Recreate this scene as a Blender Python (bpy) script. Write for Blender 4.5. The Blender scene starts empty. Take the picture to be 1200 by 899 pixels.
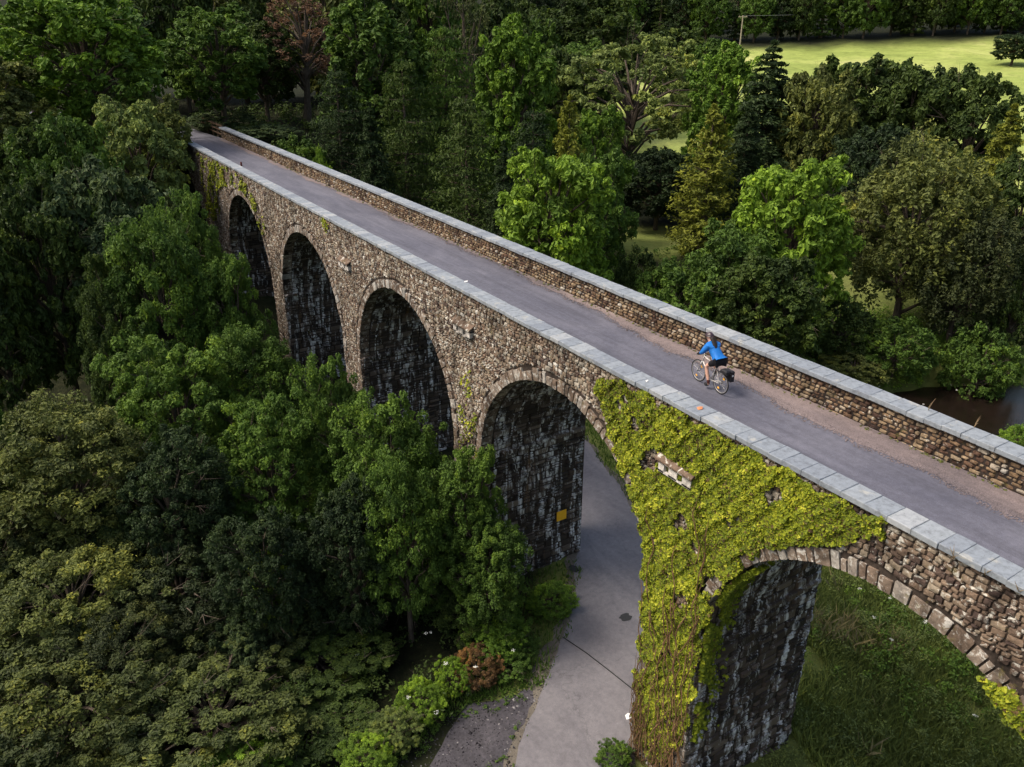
import bpy, math, random
import numpy as np
from mathutils import Vector, Matrix

C = bpy.context.scene.collection
S = bpy.context.scene
R = math.radians

# ------------------------------------------------------------------ camera, sky, sun, exposure
cam_d = bpy.data.cameras.new("camera")
cam = bpy.data.objects.new("camera", cam_d)
C.objects.link(cam)
cam.location = (0, 0, 10.2)
cam.rotation_euler = (R(90 - 24.53), 0, R(-32.53))
cam_d.sensor_width = 36
cam_d.lens = 28.5
cam_d.clip_start = 0.1
cam_d.clip_end = 6000
S.camera = cam

SUN_EL, SUN_AZ = R(54), R(298)          # azimuth clockwise from +Y: soft light from the left
world = bpy.data.worlds.new("World")
S.world = world
world.use_nodes = True
wn = world.node_tree.nodes; wl = world.node_tree.links
wn.clear()
wo = wn.new("ShaderNodeOutputWorld"); wb = wn.new("ShaderNodeBackground"); ws = wn.new("ShaderNodeTexSky")
ws.sky_type = 'NISHITA'; ws.sun_disc = False
ws.sun_elevation = SUN_EL; ws.sun_rotation = SUN_AZ
ws.air_density = 1.6; ws.dust_density = 7.0; ws.ozone_density = 1.5
wb.inputs["Strength"].default_value = 0.115
wl.new(ws.outputs[0], wb.inputs["Color"]); wl.new(wb.outputs[0], wo.inputs["Surface"])

sun_d = bpy.data.lights.new("sun", 'SUN')
sun_d.energy = 1.8; sun_d.angle = R(20); sun_d.color = (1.0, .93, .82)
sun = bpy.data.objects.new("sun", sun_d); C.objects.link(sun)
sdir = Vector((math.sin(SUN_AZ) * math.cos(SUN_EL), math.cos(SUN_AZ) * math.cos(SUN_EL), math.sin(SUN_EL)))
sun.rotation_euler = sdir.to_track_quat('Z', 'Y').to_euler()

S.view_settings.view_transform = 'Standard'
S.view_settings.look = 'None'
S.view_settings.exposure = 0.72
S.view_settings.gamma = 1
S.view_settings.use_curve_mapping = False
S.cycles.max_bounces = 5
S.cycles.diffuse_bounces = 3
S.cycles.glossy_bounces = 2
S.cycles.transmission_bounces = 3
S.cycles.transparent_max_bounces = 4
S.cycles.use_denoising = True
try: S.cycles.denoiser = 'OPENIMAGEDENOISE'
except Exception: pass

rnd = random.Random(7)
rng = np.random.default_rng(11)

# ------------------------------------------------------------------ helpers
def sstep(a, b, x):
    t = np.clip((x - a) / (b - a), 0, 1)
    return t * t * (3 - 2 * t)

def poly_dist(px, py, pts):
    """distance from points to a polyline"""
    d = np.full(np.shape(px), 1e9)
    for (x0, y0), (x1, y1) in zip(pts[:-1], pts[1:]):
        vx, vy = x1 - x0, y1 - y0
        t = np.clip(((px - x0) * vx + (py - y0) * vy) / (vx * vx + vy * vy), 0, 1)
        d = np.minimum(d, np.hypot(px - x0 - t * vx, py - y0 - t * vy))
    return d

ROAD = [(-6, -8), (3, 5), (8.5, 11.9), (11.6, 14.85), (14.0, 16.7), (16.2, 18.5), (18.4, 20.6), (20.2, 22.9),
        (21.5, 25.6), (22.6, 28.6), (23.6, 32), (24.6, 36), (25.2, 42), (25.0, 50), (23.5, 60)]
RIVER = [(38, -30), (37, -8), (36.5, 6), (38.5, 16), (43, 23.5), (50, 27), (57, 25), (66, 19), (80, 12), (110, 8)]

def wob(x, y, s, k=0.0):
    return (np.sin(x / s + 1.3 + k) * np.cos(y / s * 1.13 - .7 + k) + .5 * np.sin(x / s * 2.3 + y / s * 1.7 + 2 * k)
            + .25 * np.sin(x / s * 4.9 - y / s * 4.1 + k)) / 1.5

def ground(x, y):
    x = np.asarray(x, float); y = np.asarray(y, float)
    d = np.hypot(x, y)
    far = np.interp(d, [0, 100, 120, 160, 200, 240, 300, 420, 900, 2500], [0, 0, 5, 9.3, 11, 13.6, 20, 30, 30, 42])
    z = -12 + far
    hill = sstep(52, 77, y - .8 * np.clip(x - 16, 0, 200) - .25 * np.clip(2 - x, 0, 60)) * 12.0
    z = np.maximum(z, -12 + hill)
    z = z + .35 * wob(x, y, 6.0) * sstep(3, 9, poly_dist(x, y, ROAD)) * (1 - sstep(300, 600, d) * .0)
    z = z + 2.2 * wob(x, y, 60., 1.) * sstep(250, 500, d)
    # slope falling from the road to the river on the right of the bridge
    rd = poly_dist(x, y, RIVER)
    z = z - 1.6 * (1 - sstep(8, 26, rd)) - 2.6 * (1 - sstep(3.2, 6.0, rd))
    # road bench
    r = poly_dist(x, y, ROAD)
    z = z + (-12.03 - z) * (1 - sstep(2.6, 5.5, r))
    # embankment carrying the path beyond the bridge
    e = (1 - sstep(6, 14, np.abs(x - 16.4))) * sstep(66, 77, y) * (1 - sstep(95, 130, y))
    z = z + (-.12 - z) * e
    # keep the forest floor a little uneven on the left
    return z

def in_poly(x, y, P):
    x = np.asarray(x); y = np.asarray(y); c = np.zeros(x.shape, bool)
    for (x0, y0), (x1, y1) in zip(P, P[1:] + P[:1]):
        c ^= ((y0 > y) != (y1 > y)) & (x < (x1 - x0) * (y - y0) / (y1 - y0 + 1e-12) + x0)
    return c


def tag(o, label=None, cat=None, group=None, kind=None):
    if label: o['label'] = label
    if cat: o['category'] = cat
    if group: o['group'] = group
    if kind: o['kind'] = kind
    return o

def empty(name, loc=(0, 0, 0), rz=0.0, parent=None):
    o = bpy.data.objects.new(name, None); C.objects.link(o)
    o.location = loc; o.rotation_euler = (0, 0, rz); o.empty_display_size = .3
    if parent: o.parent = parent
    return o

def mesh_np(name, v, polys, n=4, attrs=None, smooth=False):
    """v (N,3); polys (M,n) index array"""
    v = np.asarray(v, np.float32); polys = np.asarray(polys, np.int32)
    m = bpy.data.meshes.new(name)
    m.vertices.add(len(v)); m.vertices.foreach_set('co', v.ravel())
    m.loops.add(polys.size); m.loops.foreach_set('vertex_index', polys.ravel())
    m.polygons.add(len(polys))
    m.polygons.foreach_set('loop_start', np.arange(0, polys.size, n, dtype=np.int32))
    try: m.polygons.foreach_set('loop_total', np.full(len(polys), n, np.int32))
    except Exception: pass
    m.polygons.foreach_set('use_smooth', np.full(len(polys), smooth, bool))
    for k, a in (attrs or {}).items():
        at = m.attributes.new(k, 'FLOAT', 'POINT'); at.data.foreach_set('value', np.asarray(a, np.float32).ravel())
    m.update(); m.validate()
    return m

def link(name, m, mat=None, parent=None, loc=(0, 0, 0)):
    o = bpy.data.objects.new(name, m); C.objects.link(o)
    o.location = loc
    if mat is not None and len(m.materials) == 0: m.materials.append(mat)
    if parent is not None: o.parent = parent
    return o

class MB:
    """collects boxes, tubes and loose polygons into one mesh"""
    def __init__(s): s.v = []; s.f = []; s.t = []
    def add(s, vs, fs, tint=0.5):
        k = len(s.v); s.v += [tuple(p) for p in vs]; s.f += [tuple(i + k for i in f) for f in fs]; s.t += [tint] * len(vs)
    def box(s, a, b, tint=.5, bev=0):
        (x0, y0, z0), (x1, y1, z1) = a, b
        if bev <= 0:
            s.add([(x0,y0,z0),(x1,y0,z0),(x1,y1,z0),(x0,y1,z0),(x0,y0,z1),(x1,y0,z1),(x1,y1,z1),(x0,y1,z1)],
                  [(0,3,2,1),(4,5,6,7),(0,1,5,4),(1,2,6,5),(2,3,7,6),(3,0,4,7)], tint)
        else:
            c = bev; z = z1 - c
            s.add([(x0,y0,z0),(x1,y0,z0),(x1,y1,z0),(x0,y1,z0),(x0,y0,z),(x1,y0,z),(x1,y1,z),(x0,y1,z),
                   (x0+c,y0+c,z1),(x1-c,y0+c,z1),(x1-c,y1-c,z1),(x0+c,y1-c,z1)],
                  [(0,3,2,1),(0,1,5,4),(1,2,6,5),(2,3,7,6),(3,0,4,7),(4,5,9,8),(5,6,10,9),(6,7,11,10),(7,4,8,11),(8,9,10,11)], tint)
    def tube(s, pts, rad, n=6, tint=.5, caps=True):
        pts = [Vector(p) for p in pts]
        rad = rad if hasattr(rad, '__len__') else [rad] * len(pts)
        k = len(s.v); up = Vector((0, 0, 1))
        for i, p in enumerate(pts):
            d = (pts[min(i + 1, len(pts) - 1)] - pts[max(i - 1, 0)]).normalized()
            a = d.cross(up) if abs(d.z) < .95 else d.cross(Vector((1, 0, 0)))
            a.normalize(); b = d.cross(a)
            for j in range(n):
                t = 2 * math.pi * j / n
                s.v.append(tuple(p + (a * math.cos(t) + b * math.sin(t)) * rad[i])); s.t.append(tint)
        for i in range(len(pts) - 1):
            for j in range(n):
                q = k + i * n; s.f.append((q + j, q + (j + 1) % n, q + n + (j + 1) % n, q + n + j))
        if caps:
            s.f.append(tuple(k + j for j in reversed(range(n))))
            e = k + (len(pts) - 1) * n; s.f.append(tuple(e + j for j in range(n)))
    def build(s, name, mat, parent=None, loc=(0, 0, 0), smooth=False):
        m = bpy.data.meshes.new(name); m.from_pydata(s.v, [], s.f)
        at = m.attributes.new('tint', 'FLOAT', 'POINT'); at.data.foreach_set('value', np.array(s.t, np.float32))
        if smooth: m.polygons.foreach_set('use_smooth', [True] * len(m.polygons))
        m.update()
        return link(name, m, mat, parent, loc)

# ------------------------------------------------------------------ materials
def new_mat(name, rough=.85, spec=.25):
    m = bpy.data.materials.new(name); m.use_nodes = True
    nt = m.node_tree; b = nt.nodes["Principled BSDF"]
    b.inputs["Roughness"].default_value = rough
    b.inputs["Specular IOR Level"].default_value = spec
    return m, nt.nodes, nt.links, b

def N(nodes, t, **kw):
    n = nodes.new(t)
    for k, v in kw.items(): setattr(n, k, v)
    return n

def ramp(nodes, links, src, stops, interp='LINEAR'):
    r = nodes.new("ShaderNodeValToRGB"); r.color_ramp.interpolation = interp
    e = r.color_ramp.elements
    while len(e) < len(stops): e.new(.5)
    for i, (p, c) in enumerate(stops):
        e[i].position = p; e[i].color = (c[0], c[1], c[2], 1) if hasattr(c, '__len__') else (c, c, c, 1)
    links.new(src, r.inputs[0]); return r.outputs[0]

def noise(nodes, links, vec, scale, detail=4, rough=.55, dist=0.0):
    n = nodes.new("ShaderNodeTexNoise"); n.inputs["Scale"].default_value = scale
    n.inputs["Detail"].default_value = detail; n.inputs["Roughness"].default_value = rough
    n.inputs["Distortion"].default_value = dist
    if vec is not None: links.new(vec, n.inputs["Vector"])
    return n.outputs[0]

def mapping(nodes, links, scale, src=None):
    if src is None: src = nodes.new("ShaderNodeNewGeometry").outputs["Position"]
    m = nodes.new("ShaderNodeMapping"); m.inputs["Scale"].default_value = scale
    links.new(src, m.inputs["Vector"]); return m.outputs[0]

def mix(nodes, links, fac, a, b, mode='MIX'):
    m = nodes.new("ShaderNodeMix"); m.data_type = 'RGBA'; m.blend_type = mode
    for s, v in ((m.inputs[0], fac), (m.inputs[6], a), (m.inputs[7], b)):
        if hasattr(v, 'is_linked') or hasattr(v, 'links'): links.new(v, s)
        elif hasattr(v, '__len__'): s.default_value = (v[0], v[1], v[2], 1)
        else: s.default_value = v
    return m.outputs[2]

def bump(nodes, links, b, h, strength=.4, dist=.02):
    n = nodes.new("ShaderNodeBump"); n.inputs["Strength"].default_value = strength; n.inputs["Distance"].default_value = dist
    links.new(h, n.inputs["Height"]); links.new(n.outputs[0], b.inputs["Normal"])

def flat(name, col, rough=.6, spec=.3, metal=0.0, var=.12):
    m, n, l, b = new_mat(name, rough, spec); b.inputs["Metallic"].default_value = metal
    f = noise(n, l, mapping(n, l, (1, 1, 1)), 14, 3)
    c = ramp(n, l, f, [(.3, [x * (1 - var) for x in col]), (.7, [min(1, x * (1 + var)) for x in col])])
    l.new(c, b.inputs["Base Color"]); return m

def stone_mat(name, stops, lichen=.5, lichen_col=(.62, .60, .54), dark=.35, streak=False):
    m, n, l, b = new_mat(name, .9, .2)
    at = N(n, "ShaderNodeAttribute", attribute_name='tint')
    base = ramp(n, l, at.outputs["Fac"], stops)
    p = mapping(n, l, (1, 1, 1))
    g = noise(n, l, p, 9, 6, .65)
    base = mix(n, l, 1.0, base, ramp(n, l, g, [(.25, .55), (.5, .95), (.75, 1.35)]), 'MULTIPLY')
    # pale lichen and lime, in patches of their own
    lf = noise(n, l, p, 5.2, 7, .72, .6)
    base = mix(n, l, ramp(n, l, lf, [(lichen, 0), (lichen + .07, .85)]), base, lichen_col)
    # dark weathering blotches
    df = noise(n, l, mapping(n, l, (1, 1, .45)), 1.3, 6, .68, .8)
    base = mix(n, l, 1.0, base, ramp(n, l, df, [(.36, dark), (.56, 1.0)]), 'MULTIPLY')
    # moss and ochre lichen
    mf = noise(n, l, p, 2.2, 6, .7, .3)
    base = mix(n, l, ramp(n, l, mf, [(.60, 0), (.70, .6)]), base, (.115, .10, .025))
    l.new(base, b.inputs["Base Color"])
    bump(n, l, b, g, .7, .03)
    return m

M = {}
M['face_stone'] = stone_mat('face_stone', [(0, (.045, .030, .028)), (.18, (.10, .068, .056)), (.42, (.18, .125, .090)),
                                          (.60, (.245, .185, .135)), (.77, (.30, .25, .19)), (.90, (.40, .365, .315)), (1, (.62, .60, .56))], .54)
M['wall_stone'] = stone_mat('wall_stone', [(0, (.05, .03, .026)), (.25, (.13, .075, .05)), (.5, (.22, .145, .085)),
                                          (.75, (.32, .24, .155)), (.9, (.40, .34, .27)), (1, (.60, .56, .50))], .58)
M['voussoir'] = stone_mat('voussoir', [(0, (.11, .078, .06)), (.35, (.18, .13, .098)), (.7, (.27, .22, .18)), (1, (.42, .40, .37))], .53, (.60, .58, .54), .4)
M['mortar'] = stone_mat('mortar', [(0, (.042, .031, .027)), (1, (.065, .05, .04))], .72, (.3, .27, .23), .4)

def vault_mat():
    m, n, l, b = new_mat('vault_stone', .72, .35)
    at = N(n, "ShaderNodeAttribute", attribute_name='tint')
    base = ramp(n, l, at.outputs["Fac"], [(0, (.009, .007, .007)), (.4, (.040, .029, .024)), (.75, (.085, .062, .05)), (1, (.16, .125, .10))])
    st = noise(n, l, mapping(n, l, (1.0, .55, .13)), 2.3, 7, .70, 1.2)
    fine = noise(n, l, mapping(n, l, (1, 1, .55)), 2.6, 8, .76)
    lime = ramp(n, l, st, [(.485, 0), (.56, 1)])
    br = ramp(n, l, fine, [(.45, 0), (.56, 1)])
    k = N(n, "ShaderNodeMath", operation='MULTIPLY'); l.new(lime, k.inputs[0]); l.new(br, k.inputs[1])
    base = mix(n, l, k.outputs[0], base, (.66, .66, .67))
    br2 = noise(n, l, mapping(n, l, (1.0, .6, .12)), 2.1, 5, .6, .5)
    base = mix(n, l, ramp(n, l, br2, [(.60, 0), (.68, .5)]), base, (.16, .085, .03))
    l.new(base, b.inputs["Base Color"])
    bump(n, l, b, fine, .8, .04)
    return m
M['vault'] = vault_mat()

def coping_mat():
    m, n, l, b = new_mat('coping_stone', .7, .35)
    at = N(n, "ShaderNodeAttribute", attribute_name='tint')
    base = ramp(n, l, at.outputs["Fac"], [(0, (.18, .20, .235)), (.4, (.215, .238, .27)), (.85, (.24, .262, .29)), (1, (.30, .315, .335))])
    f = noise(n, l, mapping(n, l, (1, 1, 1)), 6, 7, .7)
    base = mix(n, l, 1.0, base, ramp(n, l, f, [(.3, .62), (.5, 1), (.72, 1.22)]), 'MULTIPLY')
    f2 = noise(n, l, mapping(n, l, (1, .6, 1)), 2.5, 6, .7, .6)
    base = mix(n, l, ramp(n, l, f2, [(.58, 0), (.66, .55)]), base, (.40, .385, .34))
    f3 = noise(n, l, mapping(n, l, (1, 1, 1)), 14, 5, .7)
    base = mix(n, l, ramp(n, l, f3, [(.62, 0), (.68, .6)]), base, (.09, .095, .085))
    l.new(base, b.inputs["Base Color"]); bump(n, l, b, f, .5, .015)
    return m
M['coping'] = coping_mat()

def asphalt_mat(name, lo, hi, crack=True, grit=90, vor=2.2):
    m, n, l, b = new_mat(name, .75, .4)
    p = mapping(n, l, (1, 1, 1))
    big = noise(n, l, mapping(n, l, (.8, .35, 1)), .8, 7, .62, .6)
    base = ramp(n, l, big, [(.32, lo), (.66, hi)])
    g = noise(n, l, p, grit, 3, .7)
    base = mix(n, l, 1.0, base, ramp(n, l, g, [(.25, .55), (.5, 1), (.78, 1.5)]), 'MULTIPLY')
    strk = noise(n, l, mapping(n, l, (1.6, .09, 1)), 1.7, 5, .7, .8)
    base = mix(n, l, 1.0, base, ramp(n, l, strk, [(.34, .80 if not crack else 1), (.5, 1), (.68, 1.16 if not crack else 1)]), 'MULTIPLY')
    mid = noise(n, l, p, 5, 7, .75)
    base = mix(n, l, 1.0, base, ramp(n, l, mid, [(.3, .78), (.7, 1.16)]), 'MULTIPLY')
    if crack:
        v = n.new("ShaderNodeTexVoronoi"); v.feature = 'DISTANCE_TO_EDGE'; v.inputs["Scale"].default_value = .16
        wv = N(n, "ShaderNodeVectorMath", operation='ADD')
        nn = n.new("ShaderNodeTexNoise"); nn.inputs["Scale"].default_value = vor; nn.inputs["Detail"].default_value = 5
        l.new(p, nn.inputs["Vector"]); l.new(p, wv.inputs[0]); l.new(nn.outputs[1], wv.inputs[1]); l.new(wv.outputs[0], v.inputs["Vector"])
        base = mix(n, l, ramp(n, l, v.outputs[0], [(.0, .35), (.004, 0)]), base, (.03, .03, .032))
    l.new(base, b.inputs["Base Color"]); bump(n, l, b, g, .35, .006)
    return m
M['deck'] = asphalt_mat('deck_asphalt', (.078, .078, .104), (.128, .126, .156), crack=False)
M['road'] = asphalt_mat('road_asphalt', (.115, .108, .122), (.190, .178, .190))
M['gravel_dark'] = asphalt_mat('dark_gravel', (.030, .027, .034), (.075, .068, .078), False, 9)
M['gravel_pink'] = asphalt_mat('pink_grit', (.108, .090, .098), (.20, .158, .155), False, 34)

def leaf_mat(name, ramp_stops=None, trans=.3):
    """leaf colour = object colour x per-leaf variation"""
    m = bpy.data.materials.new(name); m.use_nodes = True
    n, l = m.node_tree.nodes, m.node_tree.links; n.clear()
    out = n.new("ShaderNodeOutputMaterial"); d = n.new("ShaderNodeBsdfPrincipled"); t = n.new("ShaderNodeBsdfTranslucent"); mx = n.new("ShaderNodeMixShader")
    d.inputs["Roughness"].default_value = .62; d.inputs["Specular IOR Level"].default_value = .22
    at = N(n, "ShaderNodeAttribute", attribute_name='tint')
    if ramp_stops: col = ramp(n, l, at.outputs["Fac"], ramp_stops)
    else:
        oi = n.new("ShaderNodeObjectInfo")
        col = mix(n, l, 1.0, oi.outputs["Color"], ramp(n, l, at.outputs["Fac"], [(0, (.45, .5, .6)), (.45, (.9, .92, .9)), (.8, (1.3, 1.25, 1.0)), (1, (2.0, 1.7, 1.0))]), 'MULTIPLY')
    l.new(col, d.inputs["Base Color"]); l.new(col, t.inputs["Color"])
    mx.inputs[0].default_value = trans
    l.new(d.outputs[0], mx.inputs[1]); l.new(t.outputs[0], mx.inputs[2]); l.new(mx.outputs[0], out.inputs["Surface"])
    return m
M['leaf'] = leaf_mat('leaf')
M['ivy'] = leaf_mat('ivy_leaf', [(0, (.05, .03, .016)), (.10, (.15, .10, .035)), (.2, (.075, .11, .012)), (.45, (.18, .225, .016)), (.75, (.34, .37, .022)), (1, (.58, .56, .06))], .3)
def bark_mat():
    m, n, l, b = new_mat('bark', .9, .15)
    f = noise(n, l, mapping(n, l, (3, 3, .7)), 4, 6, .7)
    l.new(ramp(n, l, f, [(.3, (.045, .034, .026)), (.7, (.15, .12, .095))]), b.inputs["Base Color"]); bump(n, l, b, f, .8, .03); return m
M['bark'] = bark_mat()

def ground_mat():
    m, n, l, b = new_mat('ground', .95, .1)
    at = N(n, "ShaderNodeAttribute", attribute_name='grass')
    p = mapping(n, l, (1, 1, 1))
    a = noise(n, l, p, 1.6, 8, .7); g = noise(n, l, p, .045, 7, .62, .8)
    soil = ramp(n, l, a, [(.3, (.007, .008, .005)), (.55, (.017, .020, .009)), (.75, (.036, .034, .018))])
    grass = ramp(n, l, g, [(.30, (.18, .225, .055)), (.48, (.26, .31, .08)), (.60, (.33, .365, .11)), (.74, (.41, .40, .17))])
    g2 = noise(n, l, mapping(n, l, (.5, .5, 1)), .9, 9, .78)
    grass = mix(n, l, 1.0, grass, ramp(n, l, g2, [(.32, .62), (.5, 1), (.68, 1.22)]), 'MULTIPLY')
    l.new(mix(n, l, at.outputs["Fac"], soil, grass), b.inputs["Base Color"]); bump(n, l, b, a, .8, .08)
    return m
M['ground'] = ground_mat()
def water_mat():
    m, n, l, b = new_mat('river_water', .08, .5)
    f = noise(n, l, mapping(n, l, (1, 1, 1)), 1.2, 6, .7, .5)
    l.new(ramp(n, l, f, [(.35, (.008, .005, .004)), (.66, (.016, .010, .008)), (.78, (.13, .11, .11))]), b.inputs["Base Color"])
    bump(n, l, b, noise(n, l, mapping(n, l, (1, 1, 1)), 5, 5, .7), .35, .05); return m
M['water'] = water_mat()

# ------------------------------------------------------------------ terrain: one sheet to the horizon
def axis(lo, hi, step, out_lo, out_hi):
    a = list(np.arange(lo, hi + .01, step)); s = step; x = lo; L = []
    while x > out_lo: s *= 1.13; x -= s; L.append(x)
    s = step; x = hi; U = []
    while x < out_hi: s *= 1.13; x += s; U.append(x)
    return np.array(L[::-1] + a + U)
gx = axis(-40, 100, .8, -2500, 2500); gy = axis(-30, 115, .8, -1500, 3000)
X, Y = np.meshgrid(gx, gy); Z = ground(X, Y)
nx, ny = len(gx), len(gy)
idx = np.arange(nx * ny).reshape(ny, nx)
q = np.stack([idx[:-1, :-1], idx[:-1, 1:], idx[1:, 1:], idx[1:, :-1]], -1).reshape(-1, 4)
D = np.hypot(X, Y)
ang = np.degrees(np.arctan2(X, Y))
field = sstep(104, 116, D + 5 * wob(X, Y, 11)) * (1 - sstep(232 + 1.5 * np.clip(ang - 47, 0, 40), 244 + 1.5 * np.clip(ang - 47, 0, 40), D)) * sstep(37, 41, ang + .02 * D)
def blob(cx, cy, r): return 1 - sstep(r * .6, r, np.hypot(X - cx, Y - cy) + 1.2 * wob(X, Y, 3))
verge = (1 - sstep(2.2, 4.2, poly_dist(X, Y, ROAD) + .5 * wob(X, Y, 2))) * .45
grassv = np.clip(np.maximum.reduce([field, blob(59, 64, 8) * .65, blob(65, 43, 8) * .4, verge, blob(27, 13, 13) * .42, .45 * (1 - sstep(6, 12, poly_dist(X, Y, RIVER)))]), 0, 1)
gm = mesh_np('ground', np.stack([X, Y, Z], -1).reshape(-1, 3), q, 4, {'grass': grassv}, True)
tag(link('ground', gm, M['ground']), kind='structure')

def ribbon(name, path, half, z, mat, wobble=.12, step=.5, lift=0.0, seed=0):
    P = [Vector((p[0], p[1])) for p in path]; pts = []
    for a, b in zip(P[:-1], P[1:]):
        k = max(1, int((b - a).length / step))
        for i in range(k): pts.append(a.lerp(b, i / k))
    pts.append(P[-1])
    for _ in range(12): pts = [pts[0]] + [(pts[i - 1] + pts[i] * 2 + pts[i + 1]) / 4 for i in range(1, len(pts) - 1)] + [pts[-1]]
    V = []; F = []; rr = random.Random(seed); wl_ = wr_ = 0
    W = 6
    for i, p in enumerate(pts):
        d = (pts[min(i + 1, len(pts) - 1)] - pts[max(i - 1, 0)]).normalized(); nrm = Vector((-d.y, d.x))
        wl_ = wl_ * .7 + rr.uniform(-wobble, wobble); wr_ = wr_ * .7 + rr.uniform(-wobble, wobble)
        for j in range(W + 1):
            t = j / W * 2 - 1; h = half + (wl_ if t > 0 else wr_)
            c = p + nrm * h * t
            zz = z if z is not None else float(ground(c.x, c.y)) + lift
            V.append((c.x, c.y, zz + .03 * (1 - t * t)))
    for i in range(len(pts) - 1):
        for j in range(W): k = i * (W + 1) + j; F.append((k, k + W + 1, k + W + 2, k + 1))
    m = bpy.data.meshes.new(name); m.from_pydata(V, [], F); m.update()
    return tag(link(name, m, mat), kind='structure')
M['dirt'] = asphalt_mat('road_dirt', (.07, .058, .045), (.15, .13, .105), False, 26)
ribbon('road_shoulder', ROAD, 2.1, -12.016, M['dirt'], .16, .35, 0, 4)
ribbon('road', ROAD, 1.75, -12.0, M['road'], .07, .3)
ribbon('river', RIVER, 3.9, -15.0, M['water'], .3, 1.0)
# dark gravel pull-in beside the road
gp = [(6.2, 17.9), (7.6, 18.2), (9.2, 18.8), (10.6, 18.7), (11.9, 18.4), (13.0, 18.0), (12.6, 17.4), (11.2, 16.6), (9.8, 15.6), (8.2, 14.1), (6.6, 12.4), (4.6, 13.4), (4.8, 16.4)]
m = bpy.data.meshes.new('gravel_patch'); c0 = (8.6, 16.4, -12.0)
ring = []
for i in range(len(gp)):
    a, b = gp[i], gp[(i + 1) % len(gp)]
    for t in (0, .33, .66): ring.append((a[0] + (b[0] - a[0]) * t + rnd.uniform(-.2, .2), a[1] + (b[1] - a[1]) * t + rnd.uniform(-.2, .2), -12.012))
for p in list(ring): pass
m.from_pydata([c0] + ring, [], [(0, i + 1, (i + 1) % len(ring) + 1) for i in range(len(ring))]); m.update()
tag(link('gravel_patch', m, M['gravel_dark']), kind='structure')

# loose stones on the pull-in
g = np.random.default_rng(3); n = 5200
px_, py_ = g.uniform(4.5, 13, n), g.uniform(12.3, 19, n); k = in_poly(px_ + g.normal(0, .12, n), py_ + g.normal(0, .12, n), gp) & (poly_dist(px_, py_, ROAD) > 1.72); px_, py_ = px_[k], py_[k]; n = len(px_)
sz = g.uniform(.014, .05, n) * (1 + (g.random(n) < .06)); an = g.uniform(0, 6.28, n)
oc = np.array([(-1, 0, 0), (0, -.8, 0), (1, 0, 0), (0, .8, 0), (.1, .1, .7)])
V = oc[None] * sz[:, None, None] * g.uniform(.7, 1.3, (n, 5, 1)); ca, sa = np.cos(an)[:, None], np.sin(an)[:, None]
V = np.stack([V[..., 0] * ca - V[..., 1] * sa + px_[:, None], V[..., 0] * sa + V[..., 1] * ca + py_[:, None], V[..., 2] - 12.012], -1)
tri = np.array([(0, 1, 4), (1, 2, 4), (2, 3, 4), (3, 0, 4)])
M['gravel_stone'] = stone_mat('gravel_stone', [(0, (.03, .027, .032)), (.6, (.09, .082, .09)), (1, (.34, .32, .32))], .8)
tag(link('loose_gravel', mesh_np('loose_gravel', V.reshape(-1, 3), (tri[None] + (np.arange(n) * 5)[:, None, None]).reshape(-1, 3), 3, {'tint': np.repeat(g.random(n) ** 2.2, 5)}), M['gravel_stone']), kind='stuff')

# ------------------------------------------------------------------ the viaduct
XF, XB = 13.85, 18.95                 # near and far faces
YC = [-28.55 + 11.92 * i for i in range(8)]   # arch centres along the bridge
YC = [y for y in (7.13 + 11.94 * k for k in range(-3, 5))]
RA, SP = 4.85, -5.62                  # arch radius and springing level
Y0, Y1 = -42.0, 79.0
TEMPL = np.array([(0, .2), (.2, 0), (.8, 0), (1, .2), (1, .8), (.8, 1), (.2, 1), (0, .8)], float)
TRI = []
for i in range(8):
    j = (i + 1) % 8
    TRI += [(i, j, 8 + j), (i, 8 + j, 8 + i), (8 + i, 8 + j, 16)]
TRI = np.array(TRI)

def stone_verts(rects, fmap, gap=.02, base=-.05, proud=(.01, .05), bev=.016, g=rng, jit=.12, cut=.035):
    """rects (N,4) u0 v0 u1 v1 -> vertices (N,17,3): a roughly dressed stone with rounded arrises"""
    r = np.asarray(rects, float); n = len(r)
    su = (r[:, 2] - r[:, 0] - gap)[:, None]; sv = (r[:, 3] - r[:, 1] - gap)[:, None]
    cu = ((r[:, 0] + r[:, 2]) / 2)[:, None]; cv = ((r[:, 1] + r[:, 3]) / 2)[:, None]
    cu_ = np.clip(cut * g.uniform(.5, 1.6, (n, 8, 1)) / np.maximum(su, sv)[:, :, None], .03, .3) * np.ones((n, 8, 2))
    cu_[..., 0] = np.clip(cut * g.uniform(.5, 1.6, (n, 8)) / su, .02, .3); cu_[..., 1] = np.clip(cut * g.uniform(.5, 1.6, (n, 8)) / sv, .02, .3)
    t = np.where(TEMPL[None] == .2, cu_, np.where(TEMPL[None] == .8, 1 - cu_, TEMPL[None]))
    t = t + g.uniform(-jit, jit, (n, 8, 2)) * np.clip(np.stack([.10 / su, .16 / sv], -1), 0, 1)
    t = np.clip(t, 0, 1)
    U = cu + (t[..., 0] - .5) * su; V = cv + (t[..., 1] - .5) * sv
    k = np.clip(1 - 2 * bev / np.minimum(su, sv), .35, .95)
    U2 = cu + (U - cu) * k; V2 = cv + (V - cv) * k
    pr = g.uniform(proud[0], proud[1], (n, 1)); W2 = pr + g.uniform(-.008, .008, (n, 8))
    u = np.concatenate([U, U2, cu], 1); v = np.concatenate([V, V2, cv], 1)
    w = np.concatenate([np.full((n, 8), base), W2, pr + .012], 1)
    return np.stack(fmap(u, v, w), -1)

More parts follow.
